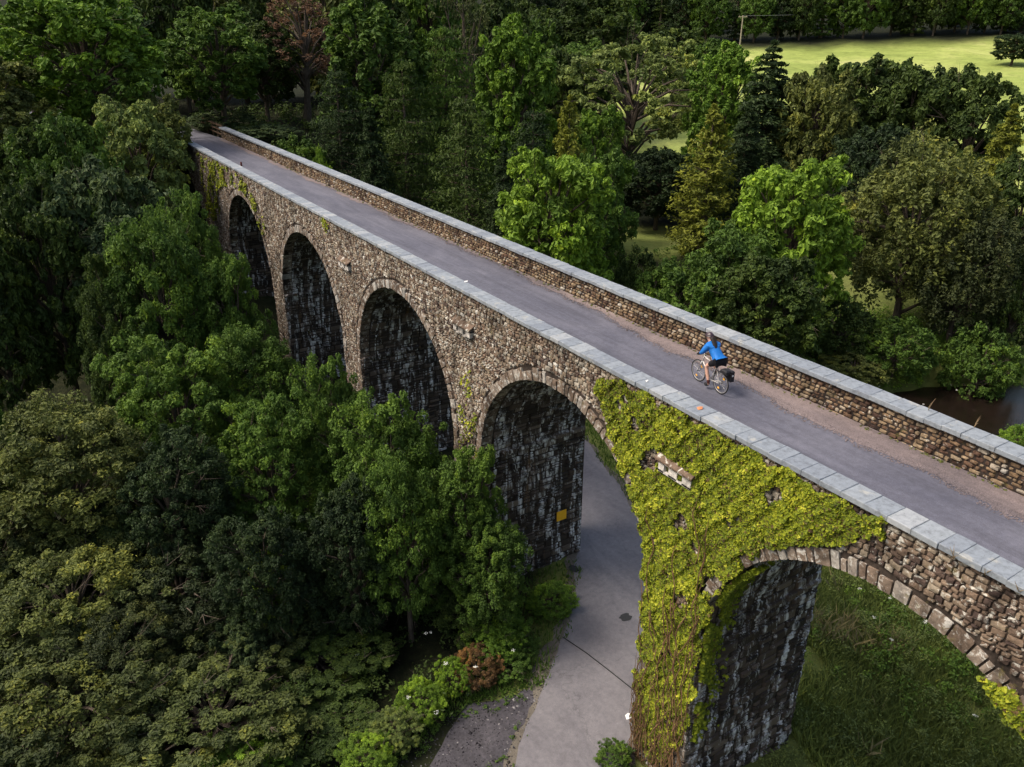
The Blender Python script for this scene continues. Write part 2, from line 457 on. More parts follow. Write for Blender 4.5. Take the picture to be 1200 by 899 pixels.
def stones_joined(name, V, tint, mat, parent, kind='stuff'):
    n = len(V)
    tri = (TRI[None] + (np.arange(n) * 17)[:, None, None]).reshape(-1, 3)
    m = mesh_np(name, V.reshape(-1, 3), tri, 3, {'tint': np.repeat(tint, 17)})
    o = link(name, m, mat, parent); o['kind'] = kind
    return o

def stones_single(name, V, tint, mat, parent):
    for i in range(len(V)):
        c = V[i].mean(0)
        m = mesh_np(name, V[i] - c, TRI, 3, {'tint': np.full(17, tint[i])})
        link(name, m, mat, parent, tuple(c))

def courses(u0, u1, v0, v1, spans, hr=(.05, .16), wr=(.10, .36), g=rnd):
    """random rubble in wandering courses; spans(v) gives the allowed u intervals"""
    out = []; v = v0
    while v < v1 - .04:
        h = min(g.uniform(*hr), v1 - v)
        if v1 - v - h < .06: h = v1 - v
        for a, b in spans(v, v + h):
            u = a
            while u < b - .03:
                w = g.uniform(*wr) * (.7 + 1.6 * h)
                if b - u - w < .15: w = b - u
                r = g.random()
                if h > .17 and r < .45:       # two thin stones one over the other
                    k = v + h * g.uniform(.38, .62)
                    out += [(u, v, u + w, k), (u, k, u + w, v + h)]
                else: out.append((u, v, u + w, v + h))
                u += w
        v += h
    return np.array(out)

RR = RA + .46
def face_spans(a, b):
    def f(v, v2):
        xs = []
        for c in YC:
            if v2 > SP - .0 and v < SP + RR:
                h = max(0, v - SP); r = RR if v >= SP - .3 else RA + .02
                w = math.sqrt(max(0, r * r - h * h))
            elif v2 <= SP: w = RA + .02
            else: continue
            xs.append((c - w, c + w))
        cur = a; res = []
        for s, e in xs:
            if e < a or s > b: continue
            if s > cur + .05: res.append((cur, s))
            cur = max(cur, e)
        if b > cur + .05: res.append((cur, b))
        return res
    return f
wavef = lambda u, v: .035 * np.sin(u * 1.9 + v * .7) + .025 * np.sin(u * 4.3 - v * 2.1) + .02 * np.sin(u * .7 + v * 3)
def fm_near(u, v, w):
    return (XF - w, u, v + wavef(u, v) * np.clip((.86 - v) * 3, 0, 1))

viaduct = empty('viaduct', (16.4, 30, -12))
tag(viaduct, 'tall stone railway viaduct with round arches carrying the cycle path across the valley', 'viaduct')

# --- core of mortar and backing: spandrels, piers, barrels
def core():
    V = []; F = []
    def quad(a, b, c, d):
        k = len(V); V.extend([a, b, c, d]); F.append((k, k + 1, k + 2, k + 3))
    xf, xb, top, bot, r = XF + .03, XB - .01, -.02, -17.0, RA + .03
    def col(ya, za, yb, zb):
        for x, fl in ((xf, 0), (xb, 1)):
            p = [(x, ya, za), (x, yb, zb), (x, yb, top), (x, ya, top)]
            quad(*(p if fl else p[::-1]))
    ys = [Y0] + sum(([c - r, c + r] for c in YC), []) + [Y1]
    for i in range(0, len(ys), 2):         # piers and abutments, full height
        ya, yb = ys[i], ys[i + 1]
        col(ya, bot, yb, bot)
        quad((xf, ya, bot), (xb, ya, bot), (xb, ya, SP), (xf, ya, SP)); quad((xf, yb, bot), (xf, yb, SP), (xb, yb, SP), (xb, yb, bot))
    for c in YC:
        n = 28
        for i in range(n):
            t0, t1 = math.pi * i / n, math.pi * (i + 1) / n
            ya, za, yb, zb = c - r * math.cos(t0), SP + r * math.sin(t0), c - r * math.cos(t1), SP + r * math.sin(t1)
            col(ya, za, yb, zb); quad((xf, ya, za), (xb, ya, za), (xb, yb, zb), (xf, yb, zb))
    for y in (Y0, Y1): quad((xf, y, bot), (xb, y, bot), (xb, y, top), (xf, y, top))
    m = bpy.data.meshes.new('masonry_core'); m.from_pydata(V, [], F); m.update()
    at = m.attributes.new('tint', 'FLOAT', 'POINT'); at.data.foreach_set('value', np.full(len(V), .5, np.float32))
    return m
VB = np.array(viaduct.location)
def vlink(name, m, mat, kind=None):
    o = link(name, m, mat, viaduct, tuple(-VB))
    if kind: o['kind'] = kind
    return o
vlink('masonry_core', core(), M['mortar'])
def vmap(f): return lambda u, v, w: tuple(a - b for a, b in zip(f(u, v, w), VB))

# --- rubble facing of the near side
face = courses(-6.0, 76.0, -13.4, .86, face_spans(-6.0, 70.0))
IVY = [(16.79, .62), (14.76, .80), (11.95, .80), (9.63, .76), (8.32, .78), (7.56, .86), (7.45, .5), (8.12, -.12), (8.91, -.55), (9.65, -.95),
       (10.44, -1.6), (10.95, -2.3), (11.37, -3.4), (11.75, -4.66), (11.95, -6.16), (11.98, -7.8), (12.12, -9.67), (13.0, -11.9), (14.1, -11.4),
       (14.3, -10.2), (14.35, -9.24), (14.32, -7.29), (14.29, -5.42), (14.5, -3.97), (14.95, -3.05), (15.5, -2.2), (15.95, -1.4), (16.37, -.9), (16.71, -.3), (17.15, .2)]
def in_ivy(y, z): return in_poly(y, z, IVY)

cy = (face[:, 0] + face[:, 2]) / 2; cz = (face[:, 1] + face[:, 3]) / 2
dist = np.sqrt(13.85 ** 2 + cy ** 2 + (cz - 10.2) ** 2)
fwd = 13.85 * math.sin(R(32.5)) * math.cos(R(24.5)) + cy * math.cos(R(32.5)) * math.cos(R(24.5)) + (10.2 - cz) * math.sin(R(24.5))
score = np.sqrt((face[:, 2] - face[:, 0]) * (face[:, 3] - face[:, 1])) / dist
score[(cy < 2.6) | in_ivy(cy, cz)] = -1
score[(fwd < 8)] = -1
order = np.argsort(-score)
one = order[:285]; rest = order[285:]
def tints(n): return np.clip(rng.beta(2.2, 2.0, n), 0, 1)
SV = stone_verts(face, vmap(fm_near), .010, -.05, (.0, .034), .010, jit=.08, cut=.022)
ft = tints(len(face)) * np.clip(1 - .30 * (1 - sstep(5, 9, (face[:, 0] + face[:, 2]) / 2)), 0, 1)
stones_single('stone', SV[one], ft[one], M['face_stone'], viaduct)
stones_joined('rubble_facing', SV[rest], ft[rest], M['face_stone'], viaduct)

# --- arch rings: wedge-shaped voussoirs, five arches in view one by one
def voussoirs(c, single):
    n = 50; th = [0.0]
    while len(th) < n: th.append(th[-1] + rnd.uniform(.55, 1.5))
    th = np.array(th + [th[-1] + 1]); th = th / th[-1] * math.pi
    rects = []
    for a, b in zip(th[:-1], th[1:]): rects.append((a * 5.08, 0, b * 5.08, rnd.uniform(.34, .50)))
    f = lambda u, v, w: (XF - w - VB[0], c - (RA + .0 + v) * np.cos(u / 5.08) - VB[1], SP + (RA + v) * np.sin(u / 5.08) - VB[2])
    V = stone_verts(np.array(rects), f, .016, -rnd.uniform(.45, .6), (.015, .05), .014, jit=.05, cut=.018)
    t = np.clip(rng.normal(.45, .28, len(rects)), 0, 1)
    if single: stones_single('voussoir', V, t, M['voussoir'], viaduct)
    else: stones_joined('arch_ring', V, t, M['voussoir'], viaduct)
for c in YC: voussoirs(c, 2 < c < 58)

# --- barrels and the pier sides that face the camera
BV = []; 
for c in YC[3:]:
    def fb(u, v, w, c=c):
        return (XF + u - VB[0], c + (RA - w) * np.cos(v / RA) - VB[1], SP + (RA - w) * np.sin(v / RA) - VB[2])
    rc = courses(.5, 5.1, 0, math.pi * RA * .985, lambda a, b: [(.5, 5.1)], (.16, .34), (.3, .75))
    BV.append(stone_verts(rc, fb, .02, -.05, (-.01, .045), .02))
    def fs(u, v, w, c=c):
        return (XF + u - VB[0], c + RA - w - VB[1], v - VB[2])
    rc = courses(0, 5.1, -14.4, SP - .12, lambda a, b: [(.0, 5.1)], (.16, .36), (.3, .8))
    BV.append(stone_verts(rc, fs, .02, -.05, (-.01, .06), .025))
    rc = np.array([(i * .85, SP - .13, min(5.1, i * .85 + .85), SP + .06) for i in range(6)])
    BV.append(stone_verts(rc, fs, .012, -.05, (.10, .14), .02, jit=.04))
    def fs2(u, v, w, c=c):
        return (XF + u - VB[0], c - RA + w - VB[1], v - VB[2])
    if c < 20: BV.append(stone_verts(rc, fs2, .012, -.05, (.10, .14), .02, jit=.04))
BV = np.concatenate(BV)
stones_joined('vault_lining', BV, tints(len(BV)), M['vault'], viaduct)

# --- quoins up the corners of the piers
QV = []
for c in YC[2:7]:
    z = -13.6; k = 0
    while z < SP - .05:
        h = rnd.uniform(.26, .40); L = .62 if k % 2 else .38; k += 1
        QV.append((c + RA - .0, z, c + RA + L, min(z + h, SP))); QV.append((c - RA - L, z, c - RA, min(z + h, SP)))
        z += h
V = stone_verts(np.array(QV), vmap(lambda u, v, w: (XF - w, u, v)), .02, -.35, (.02, .06), .016, jit=.06, cut=.02)
stones_joined('quoins', V, np.clip(rng.normal(.45, .2, len(V)), 0, 1), M['voussoir'], viaduct)

# --- drain blocks let into the spandrels: pale block with square outlets and a tilted slate above
for y, z in ((13.42, -1.0), (25.0, -.62), (36.8, -1.0)):
    b = MB(); xo = XF - .16; L = .62
    for a, e in ((-L, -.30), (-.10, .22), (.40, L)): b.box((xo, y + a, z - .16), (XF + .05, y + e, z + .16), .9)
    b.box((xo, y - L, z + .10), (XF + .05, y + L, z + .17), .9); b.box((xo, y - L, z - .17), (XF + .05, y + L, z - .11), .85)
    o = b.build('drain_block', M['drain'] if 'drain' in M else M.setdefault('drain', stone_mat('drain_block', [(0, (.4, .37, .33)), (1, (.62, .58, .54))], .7)), viaduct, tuple(-VB))
    s = MB(); s.add([(XF - .24, y - .7, z + .18), (XF - .24, y + .7, z + .18), (XF + .05, y + .7, z + .36), (XF + .05, y - .7, z + .36),
                     (XF - .24, y - .7, z + .23), (XF - .24, y + .7, z + .23), (XF + .05, y + .7, z + .42), (XF + .05, y - .7, z + .42)],
                    [(0, 1, 2, 3), (7, 6, 5, 4), (0, 4, 5, 1), (1, 5, 6, 2), (3, 7, 4, 0), (2, 6, 7, 3)], .35)
    s.build('drain_ledge', M['face_stone'], viaduct, tuple(-VB))

# --- parapets: backing wall, coping slabs, rubble inner face
def parapet(x0, x1, cx0, cx1, ya, yb):
    w = MB(); w.box((x0, ya, -.02), (x1, yb, .873), .3)
    p = w.build('parapet', M['mortar'], viaduct, tuple(-VB))
    y = ya; k = 0
    while y < yb:
        L = rnd.uniform(.40, .58); e = min(y + L, yb)
        if y > -3 or k % 1 == 0:
            s = MB(); j = lambda a=.012: rnd.uniform(-a, a)
            s.box((cx0 + j(.018), y + .003, .875), (cx1 + j(), e - .003, 1.0 + j(.006)), rnd.random(), .012)
            if y > 2.0: 
                c = Vector((16.4 * 0 + (cx0 + cx1) / 2, (y + e) / 2, .93))
                s.v = [tuple(Vector(v) - c) for v in s.v]
                o = s.build('coping_slab', M['coping'], p, tuple(c))
                o.rotation_euler = (rnd.uniform(-.010, .010), rnd.uniform(-.02, .02), rnd.uniform(-.025, .025))
            else: restc.append((s, p))
        y = e; k += 1
    return p
restc = []
near_par = parapet(XF + .03, 14.27, 13.76, 14.37, -14, 77.5); near_par['label'] = 'near parapet wall under pale slab coping'
far_par = parapet(18.54, XB - .01, 18.40, 19.02, -14, 77.5); far_par['label'] = 'far parapet wall with bare rubble inner face'
for par in (near_par, far_par):
    s = MB()
    for q_, p_ in restc:
        if p_ is par: s.add(q_.v, q_.f, q_.t[0])
    o = s.build('coping_run', M['coping'], par); o['kind'] = 'stuff'
wallr = courses(-10, 77.3, -.03, .85, lambda a, b: [(-10, 77.3)], (.06, .15), (.12, .40))
fmw = lambda u, v, w: (18.54 - w, u, v + .02 * np.sin(u * 2.1 + v * 3) * np.clip((.85 - v) * 6, 0, 1) * np.clip(v * 6, 0, 1))
wy = (wallr[:, 0] + wallr[:, 2]) / 2
sc = np.sqrt((wallr[:, 2] - wallr[:, 0]) * (wallr[:, 3] - wallr[:, 1])) / np.sqrt(18.5 ** 2 + wy ** 2 + 90); sc[wy < 7.6] = -1
order = np.argsort(-sc); one = order[:290]; rest = order[290:]
V = stone_verts(wallr, fmw, .012, -.04, (.0, .06), .014, jit=.09, cut=.03); t = tints(len(wallr))
stones_single('wall_stone', V[one], t[one], M['wall_stone'], far_par)
stones_joined('wall_rubble', V[rest], t[rest], M['wall_stone'], far_par)

# --- deck: tarred path, strip of pink grit along the far wall
def deck_sheet(name, xa, xb, z, mat, ya=-14, yb=79.0, wobble=0.0, step=.25):
    V = []; F = []; n = int((yb - ya) / step)
    for i in range(n + 1):
        y = ya + i * step; xa_ = xa(y) + (rnd.uniform(-wobble, wobble) if wobble else 0)
        V += [(xa_, y, z(0)), ((xa_ + xb) / 2, y, z(.5)), (xb, y, z(1))]
        if i: k = 3 * i; F += [(k - 3, k - 2, k + 1, k), (k - 2, k - 1, k + 2, k + 1)]
    m = bpy.data.meshes.new(name); m.from_pydata(V, [], F); m.update()
    return tag(link(name, m, mat), kind='structure')
deck_sheet('path', lambda y: 14.2, 18.55, lambda t: [.0, .02, .0][int(t * 2)], M['deck'], step=1)
def gedge(y):
    w = np.interp(y, [0, 8, 12, 16, 20, 26, 34, 45, 60, 77], [1.15, 1.05, .98, .80, .60, .22, .12, .30, .34, .38])
    return 18.52 - w * .86 + .10 * math.sin(y * .9) + .06 * math.sin(y * 2.3) + .05 * math.sin(y * 5.1)
deck_sheet('grit_verge', gedge, 18.54, lambda t: [.0165, .028, .06][int(t * 2)], M['gravel_pink'], -14, 77.5, .05)
ribbon('path_beyond', [(16.4, 78.5), (16.2, 84), (14.5, 92), (11, 100), (5, 110)], 2.0, None, M['deck'], .1, 1.0, .14)
# loose grit scattered over the strip and its ragged edge
GV = []
yy = 2 + 40 * rng.random(7500) ** 1.5
for y in yy:
    x = gedge(y) + abs(rng.normal(0, .30)) - .24 * rng.random() ** .6
    if x > 18.46: continue
    GV.append((x, y, rng.uniform(.012, .032)))
GV = np.array(GV); n = len(GV)
base = np.array([(-1, 0, 0), (0, -1, 0), (1, 0, 0), (0, 1, 0), (0, 0, .8)])
V = GV[:, None, :] * np.array([1, 1, 0]) + base[None] * GV[:, 2][:, None, None] * rng.uniform(.6, 1.2, (n, 5, 1)); V[:, :, 2] += .02
tri = np.array([(0, 1, 4), (1, 2, 4), (2, 3, 4), (3, 0, 4)])
tag(link('loose_grit', mesh_np('loose_grit', V.reshape(-1, 3), (tri[None] + (np.arange(n) * 5)[:, None, None]).reshape(-1, 3), 3), M['gravel_pink']), kind='stuff')

# --- old post and rail fence where the far parapet ends
M['wood'] = flat('weathered_wood', (.13, .085, .055), .85, .15, 0, .35)
fence = empty('path_fence', (18.75, 77.6, 0)); tag(fence, 'rusty brown post and rail fence continuing from the end of the far parapet', 'fence')
for k in range(5):
    b = MB(); b.box((-.06, k * 1.8, -.6), (.06, k * 1.8 + .12, 1.15), .5, .015); b.build('post', M['wood'], fence)
for z in (.25, .62, .98):
    b = MB(); b.box((-.10, -.1, z), (-.062, 7.5, z + .13), .5); b.build('rail', M['wood'], fence)

# --- yellow plate on the pier beside the road
M['yellow'] = flat('yellow_plate', (.92, .48, .02), .45, .4, 0, .05)
b = MB(); yp = YC[4] + RA - .075
b.box((17.95, yp - .02, -7.0), (18.5, yp, -6.45), .5, 0)
# (repositioned below)
b = MB(); b.box((17.5, yp - .03, -9.85), (18.0, yp, -9.38), .5, 0)
o = b.build('warning_plate', M['yellow'], None); tag(o, 'small yellow plate fixed to the dark pier side above the road', 'sign')
# thin dark stripe across the road drawn as a tube, dark patches and small litter
M['black'] = flat('stripe_black', (.02, .02, .022), .6, .3)
b = MB(); b.tube([(14.95, 19.75, -11.95), (15.2, 18.6, -11.955), (15.35, 17.5, -11.955), (15.5, 16.2, -11.95)], .022, 5)
tag(b.build('road_stripe', M['black']), 'thin dark stripe stretched across the grey road under the bridge', 'stripe')
M['patch'] = flat('dark_patch', (.03, .03, .032), .7, .3)
def patch(name, cx, cy, r, z, rr_, sx=1.0):
    V = [(cx, cy, z)] + [(cx + sx * r * rr_.uniform(.65, 1.2) * math.cos(t), cy + r * rr_.uniform(.65, 1.2) * math.sin(t), z) for t in np.linspace(0, 2 * math.pi, 15)[:-1]]
    m = bpy.data.meshes.new(name); m.from_pydata(V, [], [(0, i + 1, (i + 1) % 14 + 1) for i in range(14)]); m.update()
    return tag(link(name, m, M['patch']), kind='structure')
patch('dark_patch', 17.75, 19.35, .26, -11.962, rnd, 1.2)
patch('dark_patch', 17.9, 23.0, .30, -11.99, rnd, .7)
M['white'] = flat('white_litter', (.75, .74, .72), .5, .3)
M['orange'] = flat('orange_leaf', (.55, .22, .10), .6, .2)
def litter(loc, mat, s, lab):
    b = MB(); b.add([(-s, -s * .5, 0), (s * .2, -s * .8, .01), (s, 0, .03), (.3 * s, s * .7, .012), (-.6 * s, s * .5, .02), (0, 0, .035)],
                    [(0, 1, 5), (1, 2, 5), (2, 3, 5), (3, 4, 5), (4, 0, 5)]); tag(b.build('litter', mat, None, loc), lab, 'litter')
litter((14.34, 25.7, 1.012), M['white'], .085, 'white scrap caught on the inner edge of the near coping')
litter((14.04, 15.12, 1.008), M['white'], .045, 'tiny white scrap lying on the near coping above the ivy')
litter((14.06, 13.11, 1.008), M['orange'], .10, 'pinkish orange leaf lying flat on the near coping')
litter((14.35, 15.1, -11.6), M['white'], .16, 'white scrap in the grass at the foot of the ivy pier')
M['rust'] = flat('dark_red_paint', (.10, .02, .015), .6, .3)
b = MB(); b.tube([(0, 0, 0), (0, 0, .24)], .07, 8); b.tube([(0, 0, .24), (0, 0, .31)], [.085, .05], 8)
tag(b.build('bollard', M['rust'], None, (15.93, 61.9, .0)), 'small dark bollard standing on the path near its far end', 'bollard')
# a few dry stems growing out of the copings
M['dry'] = flat('dry_stem', (.30, .22, .13), .9, .1, 0, .3)
for (x, y) in ((18.98, 8.75), (18.9, 9.9), (13.79, 4.9), (13.79, 5.5), (13.79, 6.1)):
    b = MB()
    for k in range(4):
        a = rnd.uniform(0, 6.28); h = rnd.uniform(.15, .38) if x > 15 else rnd.uniform(.12, .3)
        z0 = 1.0 if x > 15 else .84
        b.tube([(0, 0, 0), (.04 * math.cos(a) - (0 if x > 15 else .05), .04 * math.sin(a), h * .6), (.1 * math.cos(a) - (0 if x > 15 else .05), .1 * math.sin(a), h)], [.009, .007, .003], 4)
    tag(b.build('dry_weed', M['dry'], None, (x, y, z0)), {8.75: 'dry weed sticking up from the far coping close to the right edge', 9.9: 'dry weed on the far coping, farther along the wall than its twin', 4.9: 'dry weed below the near coping closest to the right edge', 5.5: 'dry weed below the near coping, middle of three', 6.1: 'dry weed below the near coping nearest to the ivy'}[y], 'plant', 'dry weeds on the copings')
# utility pole and its wire beyond the woods
M['pole'] = flat('pole_wood', (.30, .26, .21), .85, .15)
pz = float(ground(171, 159)); up_ = empty('utility_pole', (171, 159, pz)); tag(up_, 'tall pale wooden utility pole with crossarm at the edge of the far field', 'pole')
b = MB(); b.tube([(0, 0, -.5), (0, 0, 8.6)], [.19, .14], 8, .5); b.build('post', M['pole'], up_)
b = MB(); b.box((-1.1, -.08, 8.15), (1.1, .08, 8.35), .5); o = b.build('crossarm', M['pole'], up_); o.rotation_euler = (0, 0, R(-45))
for k in (-.9, 0, .9):
    b = MB(); c, s_ = math.cos(R(-45)) * k, math.sin(R(-45)) * k
    b.tube([(c, s_, 8.35), (c, s_, 8.6)], [.05, .07], 6); b.build('insulator', M['pole'], up_)
M['wire'] = flat('wire', (.25, .25, .24), .5, .4)
b = MB(); q0 = Vector((171, 159, pz + 8.5)); q1 = Vector((330, 182, float(ground(330, 182)) + 8))
b.tube([q0.lerp(q1, t) - Vector((0, 0, 5.5 * 4 * t * (1 - t) * .6)) for t in np.linspace(0, 1, 17)], .035, 4)
tag(b.build('power_line', M['wire']), 'single power line sagging over the far field from the pole', 'wire')


# ------------------------------------------------------------------ leaves
def unit(v): return v / (np.linalg.norm(v, axis=-1, keepdims=True) + 1e-9)
def leaf_quads(c, nrm, size, g=rng, asp=.55, fold=.25):
    """one small folded leaf per centre: (N,4,3)"""
    n = len(c); nrm = unit(nrm); t = unit(np.cross(nrm, g.normal(size=(n, 3)))); b = np.cross(nrm, t)
    s = (np.asarray(size) * np.ones(n) * g.uniform(.55, 1.5, n))[:, None]
    return np.stack([c - t * s * .5, c + b * s * asp * .5 + nrm * s * fold * .3, c + t * s * .5 - nrm * s * .12, c - b * s * asp * .5 + nrm * s * fold * .3], 1)
def leaf_mesh(name, Q, tint, mat=None):
    n = len(Q)
    m = mesh_np(name, Q.reshape(-1, 3), np.arange(n * 4).reshape(n, 4), 4, {'tint': np.repeat(np.clip(tint, 0, 1), 4)})
    m.materials.append(mat or M['leaf']); return m
def sphere_dirs(n, g=rng):
    return unit(g.normal(size=(n, 3)))

def clump_leaves(cent, rad, n_each, size, g, tone, flat_=.8, up=.45, out=.75, rnd_=.7):
    """fill soft clumps (cent (K,3), rad (K,)) with leaves lying mostly on their upper outer skin"""
    K = len(cent); d = unit(g.normal(size=(K, n_each, 3)) + np.array([0, 0, .45]))
    rr_ = rad[:, None, None] * (g.random((K, n_each, 1)) ** .35) * g.uniform(.75, 1.12, (K, n_each, 1))
    p = cent[:, None] + d * rr_ * np.array([1, 1, flat_])
    nr = d * out + np.array([0, 0, up]) + g.normal(size=d.shape) * rnd_ * .6
    tt = tone[:, None] + g.normal(0, .15, (K, n_each))
    return leaf_quads(p.reshape(-1, 3), nr.reshape(-1, 3), size, g), tt.ravel()

def broadleaf(name, H, W, cb, n_lump, n_sub, n_leaf, size, seed, lump_k=.42, sub_k=.36, flat_=.8, top=1.0, sparse=0.0, upright=0.0, limbs=True):
    g = np.random.default_rng(seed); rr_ = random.Random(seed)
    zc = cb + (H - cb) * .46; a = W / 2; c = (H - cb) / 2
    L = []; i = 0
    ph = g.uniform(0, 6.28)
    while len(L) < n_lump:
        t = (len(L) + .5) / n_lump; zz = 1 - 1.85 * t; rad = math.sqrt(max(0, 1 - zz * zz)); an = ph + len(L) * 2.39996
        k = g.uniform(.50, .82)
        px = np.array([math.cos(an) * rad * a * k, math.sin(an) * rad * a * k, zc + zz * c * k * top])
        L.append(px)
    L = np.array(L); Rl = a * lump_k * g.uniform(.7, 1.25, n_lump)
    lt = g.normal(.42, .14, n_lump)
    cen = []; rd = []; tn = []
    for p, r, t in zip(L, Rl, lt):
        out = unit(p - np.array([0, 0, zc - c * .3])); d = sphere_dirs(n_sub * 3, g); keep = d @ out > -.15
        d = d[keep][:n_sub]; d[:, 2] = d[:, 2] * 1.0 + upright
        q_ = p + d * r * (g.uniform(.55, 1.15, (len(d), 1)) + .35 * (g.random((len(d), 1)) < .16)) * np.array([1, 1, flat_])
        cen.append(q_); rd.append(r * sub_k * .80 * g.uniform(.6, 1.35, len(d))); tn.append(t + g.normal(0, .12, len(d)))
    cen = np.concatenate(cen); rd = np.concatenate(rd); tn = np.concatenate(tn)
    if sparse: k = g.random(len(cen)) > sparse; cen, rd, tn = cen[k], rd[k], tn[k]
    Q, tt = clump_leaves(cen, rd, n_leaf, size, g, tn, flat_)
    crown = leaf_mesh(name + '_crown', Q, tt)
    b = MB(); tr = H * .017 + .04
    lean = g.normal(0, .02 * H, 2)
    tp = [(0, 0, -.6), (lean[0] * .3, lean[1] * .3, cb * .6), (lean[0], lean[1], zc), (lean[0] * 1.3, lean[1] * 1.3, zc + c * .6)]
    b.tube(tp, [tr * 1.5, tr, tr * .6, tr * .2], 7)
    for p in L:
        z0 = max(cb * .5, min(p[2] - .2 * c, zc)) * rr_.uniform(.65, .95)
        s = Vector((lean[0] * z0 / zc, lean[1] * z0 / zc, z0)); e = Vector(p); mid = s.lerp(e, .5) + Vector((0, 0, .12 * (e - s).length))
        b.tube([s, mid, e], [tr * .5, tr * .32, tr * .1], 5)
    if limbs:
        for k in range(0, len(cen), max(1, len(cen) // 60)):
            p = cen[k]; j = np.argmin(((L - p) ** 2).sum(1)); b.tube([Vector(L[j]) * .8 + Vector((0, 0, zc * .2)), Vector(p)], [tr * .14, tr * .05], 3)
    for k in range(22):                       # dead twigs poking out of the leaves
        j = g.integers(len(cen)); p = Vector(cen[j]); o_ = (p - Vector((0, 0, zc * .8))).normalized() * (W * .10)
        q1 = p + o_ + Vector(g.normal(0, .03 * W, 3)); b.tube([p - o_ * .6, p + o_ * .3, q1], [tr * .07 + .006, tr * .05 + .005, .004], 3)
        for _ in range(2): b.tube([p + o_ * .3, q1 + Vector(g.normal(0, .035 * W, 3))], [.008, .003], 3)
    m = bpy.data.meshes.new(name + '_trunk'); m.from_pydata(b.v, [], b.f); m.update(); m.materials.append(M['bark'])
    pq = Q.reshape(-1, 3)
    return dict(crown=crown, trunk=m, H=float(np.percentile(pq[:, 2], 99.7)), W=2 * float(np.percentile(np.hypot(pq[:, 0], pq[:, 1]), 95)))

def conifer(name, H, W, cb, levels, per, n_leaf, size, seed, droop=.35, shape=.85, thick=.16):
    g = np.random.default_rng(seed); b = MB(); tr = H * .015 + .04
    b.tube([(0, 0, -.6), (0, 0, H * .5), (0, 0, H * .98)], [tr * 1.4, tr * .8, .02], 7)
    P = []; Nn = []; T = []
    for i in range(levels):
        t = i / (levels - 1); z = cb + (H - cb) * t
        prof = (1 - t) ** shape * (.45 + .55 * min(1, t / .18 + .35))
        for k in range(max(3, int(per * (1 - .55 * t)))):
            an = g.uniform(0, 6.283); L = W / 2 * prof * g.uniform(.62, 1.18) + .12
            d = np.array([math.cos(an), math.sin(an), 0]); side = np.array([-d[1], d[0], 0])
            s = g.random(n_leaf) ** .7
            rise = .10 * L
            lat = g.normal(0, 1, n_leaf) * thick * L * (1.25 - s)
            p = d * (s * L)[:, None] + side * lat[:, None]
            zz = z + rise * s - droop * L * s ** 2 + g.normal(0, .04 * L + .03, n_leaf) - abs(lat) * .35
            p[:, 2] = zz; P.append(p); Nn.append(np.tile([0, 0, 1.], (n_leaf, 1)) * .7 + d * .5 + g.normal(0, .5, (n_leaf, 3)))
            T.append(g.normal(.4, .09) + g.normal(0, .1, n_leaf) + .18 * (s > .8))
            if k % 2 == 0: b.tube([(0, 0, z - .1), tuple(d * L * .8 + np.array([0, 0, z + rise * .8 - droop * L * .64]))], [tr * .22, .01], 3)
    P = np.concatenate(P); Nn = np.concatenate(Nn); T = np.concatenate(T)
    Q = leaf_quads(P, Nn, size, g, .42); crown = leaf_mesh(name + '_crown', Q, T)
    m = bpy.data.meshes.new(name + '_trunk'); m.from_pydata(b.v, [], b.f); m.update(); m.materials.append(M['bark'])
    pq = Q.reshape(-1, 3)
    return dict(crown=crown, trunk=m, H=float(np.percentile(pq[:, 2], 99.9)), W=2 * float(np.percentile(np.hypot(pq[:, 0], pq[:, 1]), 95)))

